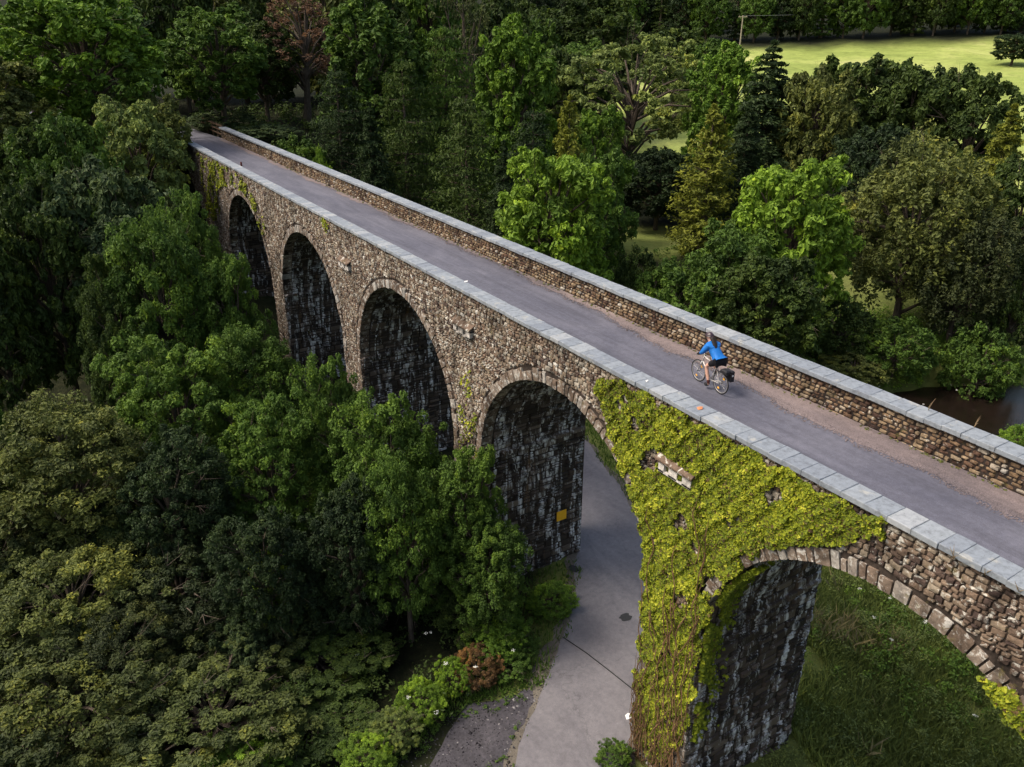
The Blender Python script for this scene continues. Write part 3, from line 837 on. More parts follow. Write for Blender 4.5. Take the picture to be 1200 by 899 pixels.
KINDS = {
    # close broadleaves, fine leaves
    'ash_near': broadleaf('ash_near', 10, 6.4, 1.6, 26, 20, 100, .16, 1, .36, .36),
    'ash_near_b': broadleaf('ash_near_b', 10, 6.8, 1.2, 30, 18, 96, .165, 2, .33, .40),
    'sycamore_near': broadleaf('sycamore_near', 9, 6.4, 1.0, 22, 22, 112, .165, 3, .38, .34, .7),
    'bush_near': broadleaf('bush_near', 4, 5.2, .1, 36, 15, 112, .09, 4, .27, .38, .8),
    'bush_near_b': broadleaf('bush_near_b', 4, 5.0, .1, 42, 13, 104, .09, 5, .24, .40, .8),
    'upright_near': broadleaf('upright_near', 10, 4.0, .6, 30, 16, 105, .14, 6, .40, .36, 1.1),
    # middle distance
    'round': broadleaf('round', 10, 7.2, 1.4, 30, 18, 52, .28, 21, .30, .40),
    'round_b': broadleaf('round_b', 10, 7.0, 1.0, 36, 16, 50, .28, 22, .28, .42),
    'round_c': broadleaf('round_c', 10, 7.6, .8, 36, 17, 52, .27, 23, .29, .40, .9),
    'tall': broadleaf('tall', 12, 5.0, 1.2, 34, 16, 50, .26, 24, .36, .38, 1.15),
    'willow': broadleaf('willow', 9, 7.6, .6, 40, 20, 46, .19, 25, .26, .42, 1.25, 1.0, .1, .25),
    'open': broadleaf('open', 11, 12.5, 2.4, 40, 14, 50, .25, 26, .20, .34, .6, 1.0, .22),
    'bare': broadleaf('bare', 12, 6.4, 2.5, 24, 16, 24, .20, 27, .32, .36, .8, 1.0, .35),
    'bush': broadleaf('bush', 4.4, 5.4, .1, 26, 12, 44, .20, 28, .30, .42, .85),
    'far': broadleaf('far', 11, 8.4, .1, 30, 14, 34, .45, 29, .32, .46),
    'far_b': broadleaf('far_b', 11, 7.4, .1, 32, 13, 34, .43, 30, .32, .46, 1.0),
    'conifer': conifer('conifer', 12, 6.0, .5, 32, 15, 44, .25, 31, .38, .8, .26),
    'cedar': conifer('cedar', 12, 8.5, 1.5, 20, 14, 60, .26, 32, .14, .5, .34),
    'cypress': conifer('cypress', 11, 5.0, .3, 30, 13, 34, .27, 33, -.15, .62, .22),
    'far_conifer': conifer('far_conifer', 14, 6.0, 1, 18, 9, 22, .55, 34, .3, .8, .25),
}
def tree(name, kind, x, y, z, H, W, col, label, cat='tree', group=None, rz=0.0):
    P = KINDS[kind]; o = empty(name, (x, y, z), rz)
    tag(o, label, cat, group)
    sw, sh = W / P['W'], H / P['H']
    for part, key in (('crown', 'crown'), ('trunk', 'trunk')):
        c = bpy.data.objects.new(part, P[key]); C.objects.link(c); c.parent = o
        c.scale = (sw, sw, sh); c.color = (col[0], col[1], col[2], 1)
    return o

COL = dict(bright=(.150, .235, .026), fresh=(.115, .195, .024), mid=(.076, .130, .022), dark=(.048, .074, .016), deep=(.029, .048, .017),
           blue=(.070, .100, .040), olive=(.112, .128, .034), drab=(.054, .066, .024), shade=(.070, .086, .024), yellow=(.22, .21, .025), gold=(.155, .17, .024), red=(.105, .06, .038), pale=(.16, .20, .055), straw=(.26, .22, .12), verge=(.14, .175, .05), murk=(.030, .042, .015), leafy=(.090, .150, .024), rust=(.17, .095, .04))  # murk and shade put the gloom of the lower left into leaf colour
COL = {k: tuple(min(.6, v * 1.32) for v in c) for k, c in COL.items()}
TREES = [
    ('broadleaf_tree', 'round_c', 8.33, 75.31, -0.22, 12.67, 12.04, 'fresh', 'tallest round leafy tree rising at the top left, behind the viaduct end', 'tree'),
    ('broadleaf_tree', 'round', 19.91, 81.61, -0.22, 10.97, 9.49, 'mid', 'rounded green tree behind the far end of the path, right of the tallest one', 'tree'),
    ('broadleaf_tree', 'bare', 5.12, 87.85, -0.16, 9.96, 8.85, 'olive', 'thin olive brown tree at the top left corner', 'tree'),
    ('broadleaf_tree', 'round_b', 0.82, 70.0, -2.23, 9.57, 7.56, 'olive', 'olive tree cut by the left edge below the top corner', 'tree'),
    ('broadleaf_tree', 'round', 9.29, 63.32, -6.82, 11.61, 6.41, 'pale', 'pale grey green tree left of the end of the path', 'tree'),
    ('broadleaf_tree', 'round_b', 11.43, 68.89, -2.67, 7.23, 5.16, 'olive', 'small pale crowned tree touching the end of the viaduct path', 'tree'),
    ('broadleaf_tree', 'round_c', 4.54, 59.83, -9.38, 13.57, 6.93, 'mid', 'mid green tree below the tallest one on the left side', 'tree'),
    ('broadleaf_tree', 'round_b', 1.84, 61.97, -7.99, 11.63, 5.92, 'dark', 'dark tree at the left edge under the thin olive one', 'tree'),
    ('broadleaf_tree', 'round', 5.63, 52.7, -12.37, 14.55, 7.34, 'blue', 'blue green broad crown left of the farthest arch', 'tree'),
    ('broadleaf_tree', 'round_c', 1.7, 51.97, -12.31, 14.08, 6.05, 'dark', 'dark round crown near the left edge at mid height', 'tree'),
    ('broadleaf_tree', 'round_b', -1.45, 49.98, -12.11, 12.49, 4.83, 'dark', 'dark crown cut by the left edge above the black gap', 'tree'),
    ('broadleaf_tree', 'ash_near', 8.91, 49.2, -12.32, 13.34, 4.59, 'mid', 'soft green crown just left of the farthest arch', 'tree'),
    ('broadleaf_tree', 'ash_near_b', 6.11, 42.56, -11.85, 13.04, 5.8, 'mid', 'large domed green crown in the middle of the left wood', 'tree'),
    ('broadleaf_tree', 'upright_near', 9.08, 41.01, -12.03, 11.23, 3.41, 'mid', 'dark green tree standing against the pier between the two farthest arches', 'tree'),
    ('broadleaf_tree', 'ash_near', 3.78, 42.83, -11.95, 11.51, 3.71, 'dark', 'dark small crown beside the black gap in the left wood', 'tree'),
    ('broadleaf_tree', 'sycamore_near', 4.85, 35.67, -12.03, 9.64, 6.07, 'leafy', 'bright leafed tree in the left wood right above the middle of the left half', 'tree'),
    ('broadleaf_tree', 'ash_near_b', 8.77, 36.97, -11.86, 8.54, 4.83, 'mid', 'green crown below the second arch, right of the bright leafed tree', 'tree'),
    ('broadleaf_tree', 'ash_near', 10.29, 30.3, -12.08, 9.32, 3.37, 'mid', 'leafy tree in front of the foot of the second arch', 'tree'),
    ('broadleaf_tree', 'sycamore_near', 7.26, 30.14, -12.23, 8.47, 4.61, 'mid', 'round green tree in the middle of the left wood under the second arch', 'tree'),
    ('broadleaf_tree', 'ash_near_b', 0.07, 33.0, -11.9, 8.22, 6.22, 'olive', 'broad olive crown at the left edge below the black gap', 'tree'),
    ('broadleaf_tree', 'ash_near', 3.39, 29.81, -12.04, 7.8, 4.34, 'deep', 'dark green tree among the middle of the left wood', 'tree'),
    ('broadleaf_tree', 'bush_near', -2.41, 35.92, -11.96, 8.17, 3.73, 'mid', 'bushy green crown at the extreme left edge, middle height', 'tree'),
    ('broadleaf_tree', 'ash_near', 10.92, 25.78, -12.24, 9.4, 4.34, 'leafy', 'green ash tree in front of the third arch', 'tree'),
    ('broadleaf_tree', 'upright_near', 12.35, 22.31, -12.11, 8.16, 2.75, 'leafy', 'slender green tree in front of the pier beside the road arch', 'tree'),
    ('broadleaf_tree', 'ash_near_b', 9.95, 22.93, -12.25, 8.22, 3.34, 'mid', 'feathery green tree below the third arch', 'tree'),
    ('broadleaf_tree', 'upright_near', 8.03, 23.68, -12.22, 7.39, 2.83, 'deep', 'dark feathery tree left of the ash in front of the third arch', 'tree'),
    ('broadleaf_tree', 'ash_near', 5.2, 24.45, -12.18, 6.86, 3.8, 'deep', 'dark crown with bright shoots in the lower left wood', 'tree'),
    ('broadleaf_tree', 'upright_near', 12.48, 20.99, -12.11, 5.77, 2.6, 'mid', 'small leafy tree at the foot of the road arch pier', 'tree'),
    ('shrub', 'bush_near', -0.82, 28.63, -12.05, 4.74, 7.28, 'olive', 'wide olive bush in the lower left, above the corner bush', 'bush'),
    ('shrub', 'bush_near_b', 2.97, 27.68, -12.05, 4.23, 6.03, 'murk', 'drab dark bush right of the wide olive bush', 'bush'),
    ('shrub', 'bush_near_b', 4.67, 25.57, -12.22, 2.72, 6.01, 'murk', 'dark brownish bush in the middle of the lower left thicket', 'bush'),
    ('shrub', 'bush_near', -1.67, 24.89, -12.19, 3.72, 7.67, 'shade', 'big olive corner bush at the bottom left', 'bush'),
    ('shrub', 'bush_near_b', 2.16, 22.01, -12.28, 2.91, 6.58, 'shade', 'broad olive bush on the bottom edge left of the ivy slope', 'bush'),
    ('shrub', 'bush_near', 0.51, 25.76, -12.05, 3.71, 4.96, 'drab', 'dull bush behind the big corner bush', 'bush'),
    ('shrub', 'upright_near', 5.38, 25.16, -12.2, 4.98, 1.96, 'bright', 'single bright green sapling sticking out of the dark thicket', 'bush'),
    ('shrub', 'upright_near', 3.95, 23.8, -12.19, 2.93, 1.67, 'blue', 'small blue green sapling in the dark thicket', 'bush'),
    ('shrub', 'bush_near', -3.16, 32.05, -11.85, 5.27, 5.37, 'drab', 'dull bush cut by the left edge at the lower middle', 'bush'),
    ('shrub', 'bush_near', 1.92, 31.54, -12.06, 4.77, 6.14, 'deep', 'dark thicket bush below the left wood', 'bush'),
    ('shrub', 'bush_near_b', 11.7, 25.11, -12.21, 2.5, 4.56, 'mid', 'green bush beneath the feathery tree near the road', 'bush'),
    ('shrub', 'bush_near_b', 8.27, 25.37, -12.2, 2.71, 5.0, 'deep', 'dark green bush at the centre of the slope above the leafy bank', 'bush'),
    ('shrub', 'bush_near', 12.37, 21.83, -12.1, 2.2, 3.11, 'dark', 'dark low bush left of the fresh bush near the road', 'bush'),
    ('shrub', 'bush_near', 12.48, 21.11, -12.13, 1.9, 2.83, 'fresh', 'fresh green bush right under the foot of the road arch pier', 'bush'),
    ('shrub', 'bush_near_b', 13.13, 20.72, -12.12, 1.18, 1.38, 'bright', 'small bright green bush beside the road verge', 'bush'),
    ('shrub', 'bush_near', 10.96, 19.76, -12.11, 1.39, 1.91, 'rust', 'rusty brown bush at the head of the gravel patch', 'bush'),
    ('shrub', 'bush_near_b', 10.04, 19.66, -12.1, 1.49, 1.36, 'bright', 'bright round bush next to the rusty brown one', 'bush'),
    ('shrub', 'bush_near', 8.58, 19.3, -12.1, 1.5, 1.75, 'bright', 'yellow green bush halfway along the row by the gravel', 'bush'),
    ('shrub', 'bush_near_b', 7.32, 18.66, -12.12, 1.4, 1.68, 'pale', 'pale green bush with reddish tips in the row by the gravel', 'bush'),
    ('shrub', 'bush_near', 6.14, 18.15, -12.15, 1.39, 1.89, 'bright', 'lowest bright bush of the row, on the bottom edge of the picture', 'bush'),
    ('shrub', 'bush_near_b', 6.38, 23.31, -12.14, 1.7, 5.29, 'dark', 'dark glossy bush on the leafy bank left of the rusty one', 'bush'),
    ('shrub', 'bush_near_b', 5.12, 20.91, -12.14, 0.97, 4.33, 'dark', 'dark glossy bush on the leafy bank near the bottom edge', 'bush'),
    ('shrub', 'bush_near', 2.68, 20.06, -12.23, 1.69, 2.93, 'fresh', 'fresh green tuft on the bottom edge left of the dark bank', 'bush'),
    ('shrub', 'bush_near', 12.99, 14.12, -12.13, 0.8, 1.24, 'mid', 'green bush at the foot of the ivy covered pier', 'bush'),
    ('shrub', 'bush_near_b', 13.3, 12.71, -12.19, 0.8, 0.99, 'dark', 'dark low bush inside the foot of the nearest arch', 'bush'),
    ('shrub', 'bush_near', 15.56, 21.49, -12.13, 1.08, 2.08, 'fresh', 'green verge bush right beside the corner of the road arch pier', 'bush'),
    ('shrub', 'bush_near_b', 12.15, 19.63, -12.12, 0.88, 1.89, 'mid', 'low green bush on the verge just above the gravel patch', 'bush'),
    ('shrub', 'bush_near', 13.1, 20.06, -12.13, 0.8, 1.45, 'mid', 'small low bush on the verge halfway down the left road edge', 'bush'),
    ('shrub', 'bush_near_b', 12.1, 20.45, -12.11, 1.49, 2.23, 'fresh', 'leafy bush between the rusty brown bush and the pier', 'bush'),
    ('shrub', 'bush', 20.54, 83.51, -0.22, 2.1, 6.53, 'blue', 'grey green bush behind the far end of the far parapet', 'bush'),
    ('shrub', 'bush', 22.47, 76.78, -0.22, 1.25, 6.21, 'blue', 'grey green bush second along the far parapet from its end', 'bush'),
    ('shrub', 'bush', 23.21, 70.27, -4.35, 5.0, 5.1, 'mid', 'leafy bush third along the far parapet from its end', 'bush'),
    ('shrub', 'bush', 23.38, 65.98, -9.21, 9.26, 3.21, 'bright', 'yellow green bush against the outside of the far parapet', 'bush'),
    ('broadleaf_tree', 'bare', 29.82, 87.03, -0.24, 12.06, 9.34, 'red', 'reddish brown half bare tree with pale branches behind the far parapet', 'tree'),
    ('broadleaf_tree', 'round', 26.05, 88.24, -0.15, 9.66, 7.65, 'dark', 'dark tree left of the reddish brown one', 'tree'),
    ('broadleaf_tree', 'tall', 32.18, 75.42, -7.41, 19.28, 9.21, 'mid', 'tall green tree right of the reddish brown one', 'tree'),
    ('conifer_tree', 'cedar', 27.24, 70.95, -6.98, 13.26, 6.57, 'deep', 'dark cedar below the tall green tree', 'tree'),
    ('conifer_tree', 'cedar', 31.21, 65.99, -12.0, 19.38, 7.76, 'dark', 'dark layered cedar left of the broken pine', 'tree'),
    ('conifer_tree', 'conifer', 27.35, 64.43, -11.56, 15.24, 5.17, 'deep', 'narrow dark conifer behind the middle of the parapet', 'tree'),
    ('conifer_tree', 'cedar', 32.4, 57.5, -12.23, 17.14, 7.85, 'dark', 'drooping dark cedar in the top centre left of the golden conifer', 'tree'),
    ('broadleaf_tree', 'tall', 41.82, 65.84, -11.92, 21.71, 7.49, 'fresh', 'tall pale green poplar shaped tree above the round bright one', 'tree'),
    ('conifer_tree', 'cedar', 39.62, 74.07, -11.47, 21.38, 8.84, 'mid', 'big green conifer left of the tall pale tree', 'tree'),
    ('broadleaf_tree', 'bare', 46.85, 82.64, -10.45, 23.18, 8.08, 'drab', 'thin brownish tree at the top centre', 'tree'),
    ('conifer_tree', 'cedar', 37.99, 56.4, -12.44, 16.22, 6.11, 'deep', 'dark cedar just left of the golden conifer', 'tree'),
    ('conifer_tree', 'conifer', 32.81, 52.61, -12.14, 13.78, 4.42, 'deep', 'deep shaded conifer behind the round bright tree', 'tree'),
    ('conifer_tree', 'cypress', 42.73, 57.95, -12.07, 16.02, 4.43, 'gold', 'golden conifer in the centre above the round bright tree', 'tree'),
    ('broadleaf_tree', 'round_b', 32.49, 45.61, -12.06, 13.83, 7.9, 'bright', 'round bright green tree just beyond the parapet left of centre', 'tree'),
    ('broadleaf_tree', 'round', 39.73, 50.17, -12.45, 12.92, 5.87, 'mid', 'mid green tree right behind the round bright one', 'tree'),
    ('broadleaf_tree', 'open', 67.33, 79.26, -11.16, 19.19, 21.42, 'pale', 'wide spreading open crowned tree with the field showing through its branches', 'tree'),
    ('broadleaf_tree', 'round', 52.01, 65.96, -12.12, 13.78, 6.7, 'fresh', 'green crown below the wide open tree', 'tree'),
    ('broadleaf_tree', 'round_c', 77.77, 101.67, -5.91, 18.42, 18.17, 'dark', 'dark tree at the top just right of centre', 'tree'),
    ('broadleaf_tree', 'far_b', 102.65, 109.38, -3.8, 11.67, 12.09, 'dark', 'dark leafy tree standing on the left end of the field behind the open crowned one', 'tree'),
    ('broadleaf_tree', 'far', 98.2, 96.96, -5.08, 11.6, 7.83, 'mid', 'mid green tree between the utility pole and the open crowned tree', 'tree'),
    ('broadleaf_tree', 'tall', 71.21, 67.33, -11.93, 19.11, 7.85, 'fresh', 'green rounded column tree under the utility pole', 'tree'),
    ('conifer_tree', 'cypress', 57.46, 55.66, -11.84, 14.54, 6.07, 'gold', 'yellowish drooping conifer left of the dark fir', 'tree'),
    ('conifer_tree', 'conifer', 69.6, 60.16, -12.16, 19.87, 10.69, 'deep', 'tallest dark fir right of the utility pole', 'tree'),
    ('conifer_tree', 'conifer', 62.58, 56.04, -11.83, 14.39, 6.46, 'deep', 'dark fir in front of the tallest one', 'tree'),
    ('broadleaf_tree', 'round_c', 63.04, 68.38, -12.36, 9.02, 9.36, 'deep', 'dark shaded tree below the wide open one', 'tree'),
    ('broadleaf_tree', 'round_b', 80.47, 57.66, -12.2, 18.15, 11.68, 'dark', 'dark leafy tree at the near edge of the bright field', 'tree'),
    ('broadleaf_tree', 'round_c', 82.25, 51.41, -12.1, 17.45, 10.32, 'dark', 'second dark leafy tree along the near edge of the field', 'tree'),
    ('broadleaf_tree', 'round', 83.05, 46.12, -12.08, 17.19, 9.87, 'dark', 'dark leafy tree at the right end of the field edge', 'tree'),
    ('broadleaf_tree', 'round_b', 72.64, 56.46, -12.21, 17.14, 8.53, 'olive', 'dull olive tree between the tallest fir and the field edge trees', 'tree'),
    ('broadleaf_tree', 'round_c', 71.73, 47.44, -12.12, 12.63, 8.74, 'deep', 'shaded tree below the field edge trees', 'tree'),
    ('conifer_tree', 'conifer', 71.32, 36.24, -12.69, 16.24, 6.89, 'gold', 'yellow tinged conifer at the right edge', 'tree'),
    ('broadleaf_tree', 'round_b', 47.93, 37.73, -13.6, 14.53, 8.29, 'bright', 'bright green round tree to the right of centre beyond the cyclist', 'tree'),
    ('broadleaf_tree', 'willow', 60.18, 35.76, -13.69, 15.2, 11.14, 'olive', 'large olive willow near the river on the right', 'tree'),
    ('broadleaf_tree', 'willow', 60.35, 31.33, -13.71, 11.3, 7.43, 'drab', 'drab willow partly hidden at the right of the large olive one', 'tree'),
    ('broadleaf_tree', 'round', 68.8, 32.3, -13.48, 13.22, 7.27, 'dark', 'dark tree cut by the right edge above the river', 'tree'),
    ('broadleaf_tree', 'round_b', 42.7, 37.75, -13.09, 10.27, 6.4, 'mid', 'mid green tree left of the bright one beyond the cyclist', 'tree'),
    ('broadleaf_tree', 'round_c', 41.82, 34.16, -13.45, 9.35, 7.2, 'dark', 'dark leafy tree under the bright green round one', 'tree'),
    ('shrub', 'bush', 38.7, 39.09, -12.81, 8.02, 6.96, 'mid', 'bushy thicket behind the coping left of the cyclist', 'bush'),
    ('shrub', 'bush', 38.67, 43.23, -12.31, 7.05, 4.31, 'dark', 'small dark bush behind the coping by the clearing', 'bush'),
    ('shrub', 'bush', 51.48, 35.01, -13.95, 5.29, 5.67, 'dark', 'dark bush between the bright tree and the olive willow', 'bush'),
    ('shrub', 'bush', 53.54, 31.29, -14.53, 4.8, 5.54, 'mid', 'green bush on the near river bank under the olive willow', 'bush'),
    ('shrub', 'bush', 58.08, 27.48, -16.38, 6.08, 5.49, 'mid', 'leafy bush on the river bank at the right', 'bush'),
    ('shrub', 'bush', 50.16, 32.23, -14.22, 2.05, 4.93, 'olive', 'low bush above the coping on the river bank', 'bush'),
    ('shrub', 'bush', 62.46, 28.23, -13.68, 7.87, 4.96, 'dark', 'dark leafy bank tree at the right edge over the water', 'bush'),
    ('shrub', 'bush', 48.37, 19.67, -13.8, 1.76, 2.02, 'fresh', 'small green bush at the right edge on this side of the water', 'bush'),
    ('broadleaf_tree', 'round_b', 190.46, 99.75, 0.09, 6.17, 8.3, 'deep', 'single dark tree standing alone in the bright field', 'tree'),
]
for nm, kd, x, y, z, H, W, col, lab, cat in TREES:
    c = np.array(COL[col]) * rng.uniform(.92, 1.08)
    tree(nm, kd, x, y, z, H, W, c, lab, cat, None, rnd.uniform(0, 6.28))
WOODS = [
    ('far_b', 153.8, 200.5, 14.7, 9.7, 'dark', 0.97, 'dark green leafy tree in the row behind the field, first from the left', 'trees along the top edge of the field'),
    ('far', 161.7, 193.8, 15.1, 9.3, 'mid', 1.18, 'mid green leafy tree in the row behind the field, second from the left', 'trees along the top edge of the field'),
    ('far_b', 169.1, 194.7, 14.1, 10.8, 'deep', 0.94, 'very dark leafy tree in the row behind the field, third from the left', 'trees along the top edge of the field'),
    ('far_conifer', 169.2, 187.8, 15.2, 5.7, 'dark', 0.87, 'dark green conifer in the row behind the field, fourth from the left', 'trees along the top edge of the field'),
    ('far', 175.2, 184.7, 14.1, 11.2, 'deep', 1.19, 'very dark leafy tree in the row behind the field, fifth from the left', 'trees along the top edge of the field'),
    ('far_conifer', 181.0, 183.7, 19.1, 6.2, 'dark', 0.84, 'dark green conifer in the row behind the field, sixth from the left', 'trees along the top edge of the field'),
    ('far', 177.6, 178.2, 15.4, 12.3, 'mid', 0.96, 'mid green leafy tree in the row behind the field, seventh from the left', 'trees along the top edge of the field'),
    ('far_conifer', 185.6, 174.8, 18.9, 6.6, 'deep', 1.10, 'very dark conifer in the row behind the field, eighth from the left', 'trees along the top edge of the field'),
    ('far', 187.1, 169.2, 14.4, 9.4, 'mid', 1.07, 'mid green leafy tree in the row behind the field, ninth from the left', 'trees along the top edge of the field'),
    ('far', 191.6, 172.7, 17.5, 9.3, 'dark', 1.14, 'dark green leafy tree in the row behind the field, tenth from the left', 'trees along the top edge of the field'),
    ('far_b', 194.6, 167.8, 13.4, 11.5, 'deep', 1.01, 'very dark leafy tree in the row behind the field, eleventh from the left', 'trees along the top edge of the field'),
    ('far_b', 202.1, 166.7, 15.4, 9.2, 'dark', 1.06, 'dark green leafy tree in the row behind the field, twelfth from the left', 'trees along the top edge of the field'),
    ('far', 198.1, 163.0, 17.1, 9.3, 'dark', 1.18, 'dark green leafy tree in the row behind the field, thirteenth from the left', 'trees along the top edge of the field'),
    ('far_conifer', 205.7, 161.8, 19.7, 7.6, 'mid', 0.90, 'mid green conifer in the row behind the field, fourteenth from the left', 'trees along the top edge of the field'),
    ('far_b', 209.1, 157.3, 13.8, 9.9, 'mid', 0.88, 'mid green leafy tree in the row behind the field, fifteenth from the left', 'trees along the top edge of the field'),
    ('far', 212.3, 152.9, 16.7, 11.4, 'mid', 1.11, 'mid green leafy tree in the row behind the field, sixteenth from the left', 'trees along the top edge of the field'),
    ('far', 217.6, 156.6, 14.8, 10.3, 'dark', 0.92, 'dark green leafy tree in the row behind the field, seventeenth from the left', 'trees along the top edge of the field'),
    ('far', 221.5, 151.0, 17.8, 12.8, 'dark', 1.13, 'dark green leafy tree in the row behind the field, eighteenth from the left', 'trees along the top edge of the field'),
    ('far_b', 227.0, 149.7, 15.3, 9.7, 'dark', 0.91, 'dark green leafy tree in the row behind the field, nineteenth from the left', 'trees along the top edge of the field'),
    ('far_conifer', 223.6, 145.7, 19.4, 7.3, 'dark', 0.91, 'dark green conifer in the row behind the field, twentieth from the left', 'trees along the top edge of the field'),
    ('far', 227.0, 141.7, 17.6, 9.8, 'dark', 1.13, 'dark green leafy tree in the row behind the field, twenty first from the left', 'trees along the top edge of the field'),
    ('far', 232.1, 144.6, 17.8, 10.6, 'deep', 0.94, 'very dark leafy tree in the row behind the field, twenty second from the left', 'trees along the top edge of the field'),
    ('far', 237.1, 141.7, 13.6, 11.0, 'dark', 1.12, 'dark green leafy tree in the row behind the field, twenty third from the left', 'trees along the top edge of the field'),
    ('far', 235.2, 136.8, 17.2, 10.6, 'mid', 1.05, 'mid green leafy tree in the row behind the field, twenty fourth from the left', 'trees along the top edge of the field'),
    ('far_b', 241.5, 135.8, 15.8, 9.3, 'deep', 1.08, 'very dark leafy tree in the row behind the field, twenty fifth from the left', 'trees along the top edge of the field'),
    ('far', 240.3, 130.6, 13.7, 10.2, 'mid', 0.87, 'mid green leafy tree in the row behind the field, twenty sixth from the left', 'trees along the top edge of the field'),
    ('far_conifer', 246.4, 132.9, 18.1, 6.9, 'dark', 0.91, 'dark green conifer in the row behind the field, twenty seventh from the left', 'trees along the top edge of the field'),
    ('far_conifer', 244.4, 127.3, 19.2, 6.0, 'deep', 0.99, 'very dark conifer in the row behind the field, twenty eighth from the left', 'trees along the top edge of the field'),
    ('far', 147.1, 221.0, 17.0, 12.8, 'deep', 0.87, 'very dark leafy tree deep in the wood beyond the field, first from the left', 'wood behind the field'),
    ('far_b', 160.5, 222.0, 15.7, 9.2, 'deep', 1.18, 'very dark leafy tree deep in the wood beyond the field, second from the left', 'wood behind the field'),
    ('far_conifer', 172.9, 200.3, 19.6, 7.9, 'drab', 0.84, 'dull green conifer deep in the wood beyond the field, third from the left', 'wood behind the field'),
    ('far_b', 181.2, 202.7, 16.8, 12.6, 'deep', 1.05, 'very dark leafy tree deep in the wood beyond the field, fourth from the left', 'wood behind the field'),
    ('far_b', 190.3, 195.9, 14.7, 12.7, 'mid', 1.00, 'mid green leafy tree deep in the wood beyond the field, fifth from the left', 'wood behind the field'),
    ('far_conifer', 214.6, 203.0, 20.6, 5.8, 'drab', 1.07, 'dull green conifer deep in the wood beyond the field, sixth from the left', 'wood behind the field'),
    ('far_b', 218.5, 177.6, 17.7, 13.0, 'drab', 0.82, 'dull green leafy tree deep in the wood beyond the field, seventh from the left', 'wood behind the field'),
    ('far_conifer', 233.8, 156.2, 16.8, 6.2, 'mid', 1.00, 'mid green conifer deep in the wood beyond the field, eighth from the left', 'wood behind the field'),
    ('far_conifer', 245.9, 148.3, 17.9, 7.0, 'drab', 1.10, 'dull green conifer deep in the wood beyond the field, ninth from the left', 'wood behind the field'),
    ('far', 24.5, 120.4, 16.6, 12.0, 'dark', 0.87, 'dark green leafy tree in the top centre wood, first from the left', 'wood along the top centre'),
    ('far', 21.4, 102.6, 18.7, 8.7, 'dark', 1.00, 'dark green leafy tree in the top centre wood, second from the left', 'wood along the top centre'),
    ('far_b', 24.2, 113.2, 16.5, 8.8, 'dark', 0.87, 'dark green leafy tree in the top centre wood, third from the left', 'wood along the top centre'),
    ('far_b', 30.3, 109.9, 16.1, 11.4, 'olive', 0.85, 'olive green leafy tree in the top centre wood, fourth from the left', 'wood along the top centre'),
    ('far', 30.5, 101.8, 14.9, 8.0, 'dark', 0.97, 'dark green leafy tree in the top centre wood, fifth from the left', 'wood along the top centre'),
    ('far_b', 38.7, 108.3, 15.5, 8.7, 'dark', 1.19, 'dark green leafy tree in the top centre wood, sixth from the left', 'wood along the top centre'),
    ('far', 42.3, 117.5, 17.1, 8.4, 'dark', 0.89, 'dark green leafy tree in the top centre wood, seventh from the left', 'wood along the top centre'),
    ('far', 36.5, 97.4, 17.6, 11.5, 'olive', 1.03, 'olive green leafy tree in the top centre wood, eighth from the left', 'wood along the top centre'),
    ('far', 43.1, 97.7, 14.1, 8.9, 'dark', 1.00, 'dark green leafy tree in the top centre wood, ninth from the left', 'wood along the top centre'),
    ('far_b', 52.4, 106.6, 18.2, 9.1, 'olive', 1.14, 'olive green leafy tree in the top centre wood, tenth from the left', 'wood along the top centre'),
    ('far_b', 50.5, 99.0, 18.0, 8.1, 'mid', 1.14, 'mid green leafy tree in the top centre wood, eleventh from the left', 'wood along the top centre'),
    ('far', 61.7, 115.8, 18.2, 10.1, 'dark', 0.93, 'dark green leafy tree in the top centre wood, twelfth from the left', 'wood along the top centre'),
    ('far_conifer', 61.5, 107.6, 20.0, 5.1, 'mid', 1.16, 'mid green conifer in the top centre wood, thirteenth from the left', 'wood along the top centre'),
    ('far', 53.9, 90.3, 18.3, 8.6, 'dark', 0.83, 'dark green leafy tree in the top centre wood, fourteenth from the left', 'wood along the top centre'),
    ('far', 60.8, 99.3, 18.8, 11.7, 'dark', 0.87, 'dark green leafy tree in the top centre wood, fifteenth from the left', 'wood along the top centre'),
    ('far', 68.0, 109.9, 16.8, 9.5, 'dark', 1.11, 'dark green leafy tree in the top centre wood, sixteenth from the left', 'wood along the top centre'),
    ('far', 80.0, 123.4, 14.3, 11.0, 'dark', 0.87, 'dark green leafy tree in the top centre wood, seventeenth from the left', 'wood along the top centre'),
    ('far_conifer', 77.9, 116.0, 16.4, 7.0, 'dark', 1.10, 'dark green conifer in the top centre wood, eighteenth from the left', 'wood along the top centre'),
    ('far_b', 68.1, 100.9, 16.3, 8.6, 'mid', 0.84, 'mid green leafy tree in the top centre wood, nineteenth from the left', 'wood along the top centre'),
    ('far', 75.2, 107.8, 14.5, 11.6, 'olive', 1.19, 'olive green leafy tree in the top centre wood, twentieth from the left', 'wood along the top centre'),
    ('far_b', 61.0, 85.4, 17.0, 8.2, 'dark', 1.12, 'dark green leafy tree in the top centre wood, twenty first from the left', 'wood along the top centre'),
    ('round_b', 68.1, 90.8, 15.5, 10.4, 'mid', 1.04, 'mid green leafy tree in the top centre wood, twenty second from the left', 'wood along the top centre'),
    ('far', 4.1, 101.3, 11.1, 8.6, 'mid', 0.93, 'mid green leafy tree behind the top left corner, first from the left', 'wood behind the top left corner'),
    ('far', 12.7, 131.6, 11.7, 10.4, 'mid', 0.94, 'mid green leafy tree behind the top left corner, second from the left', 'wood behind the top left corner'),
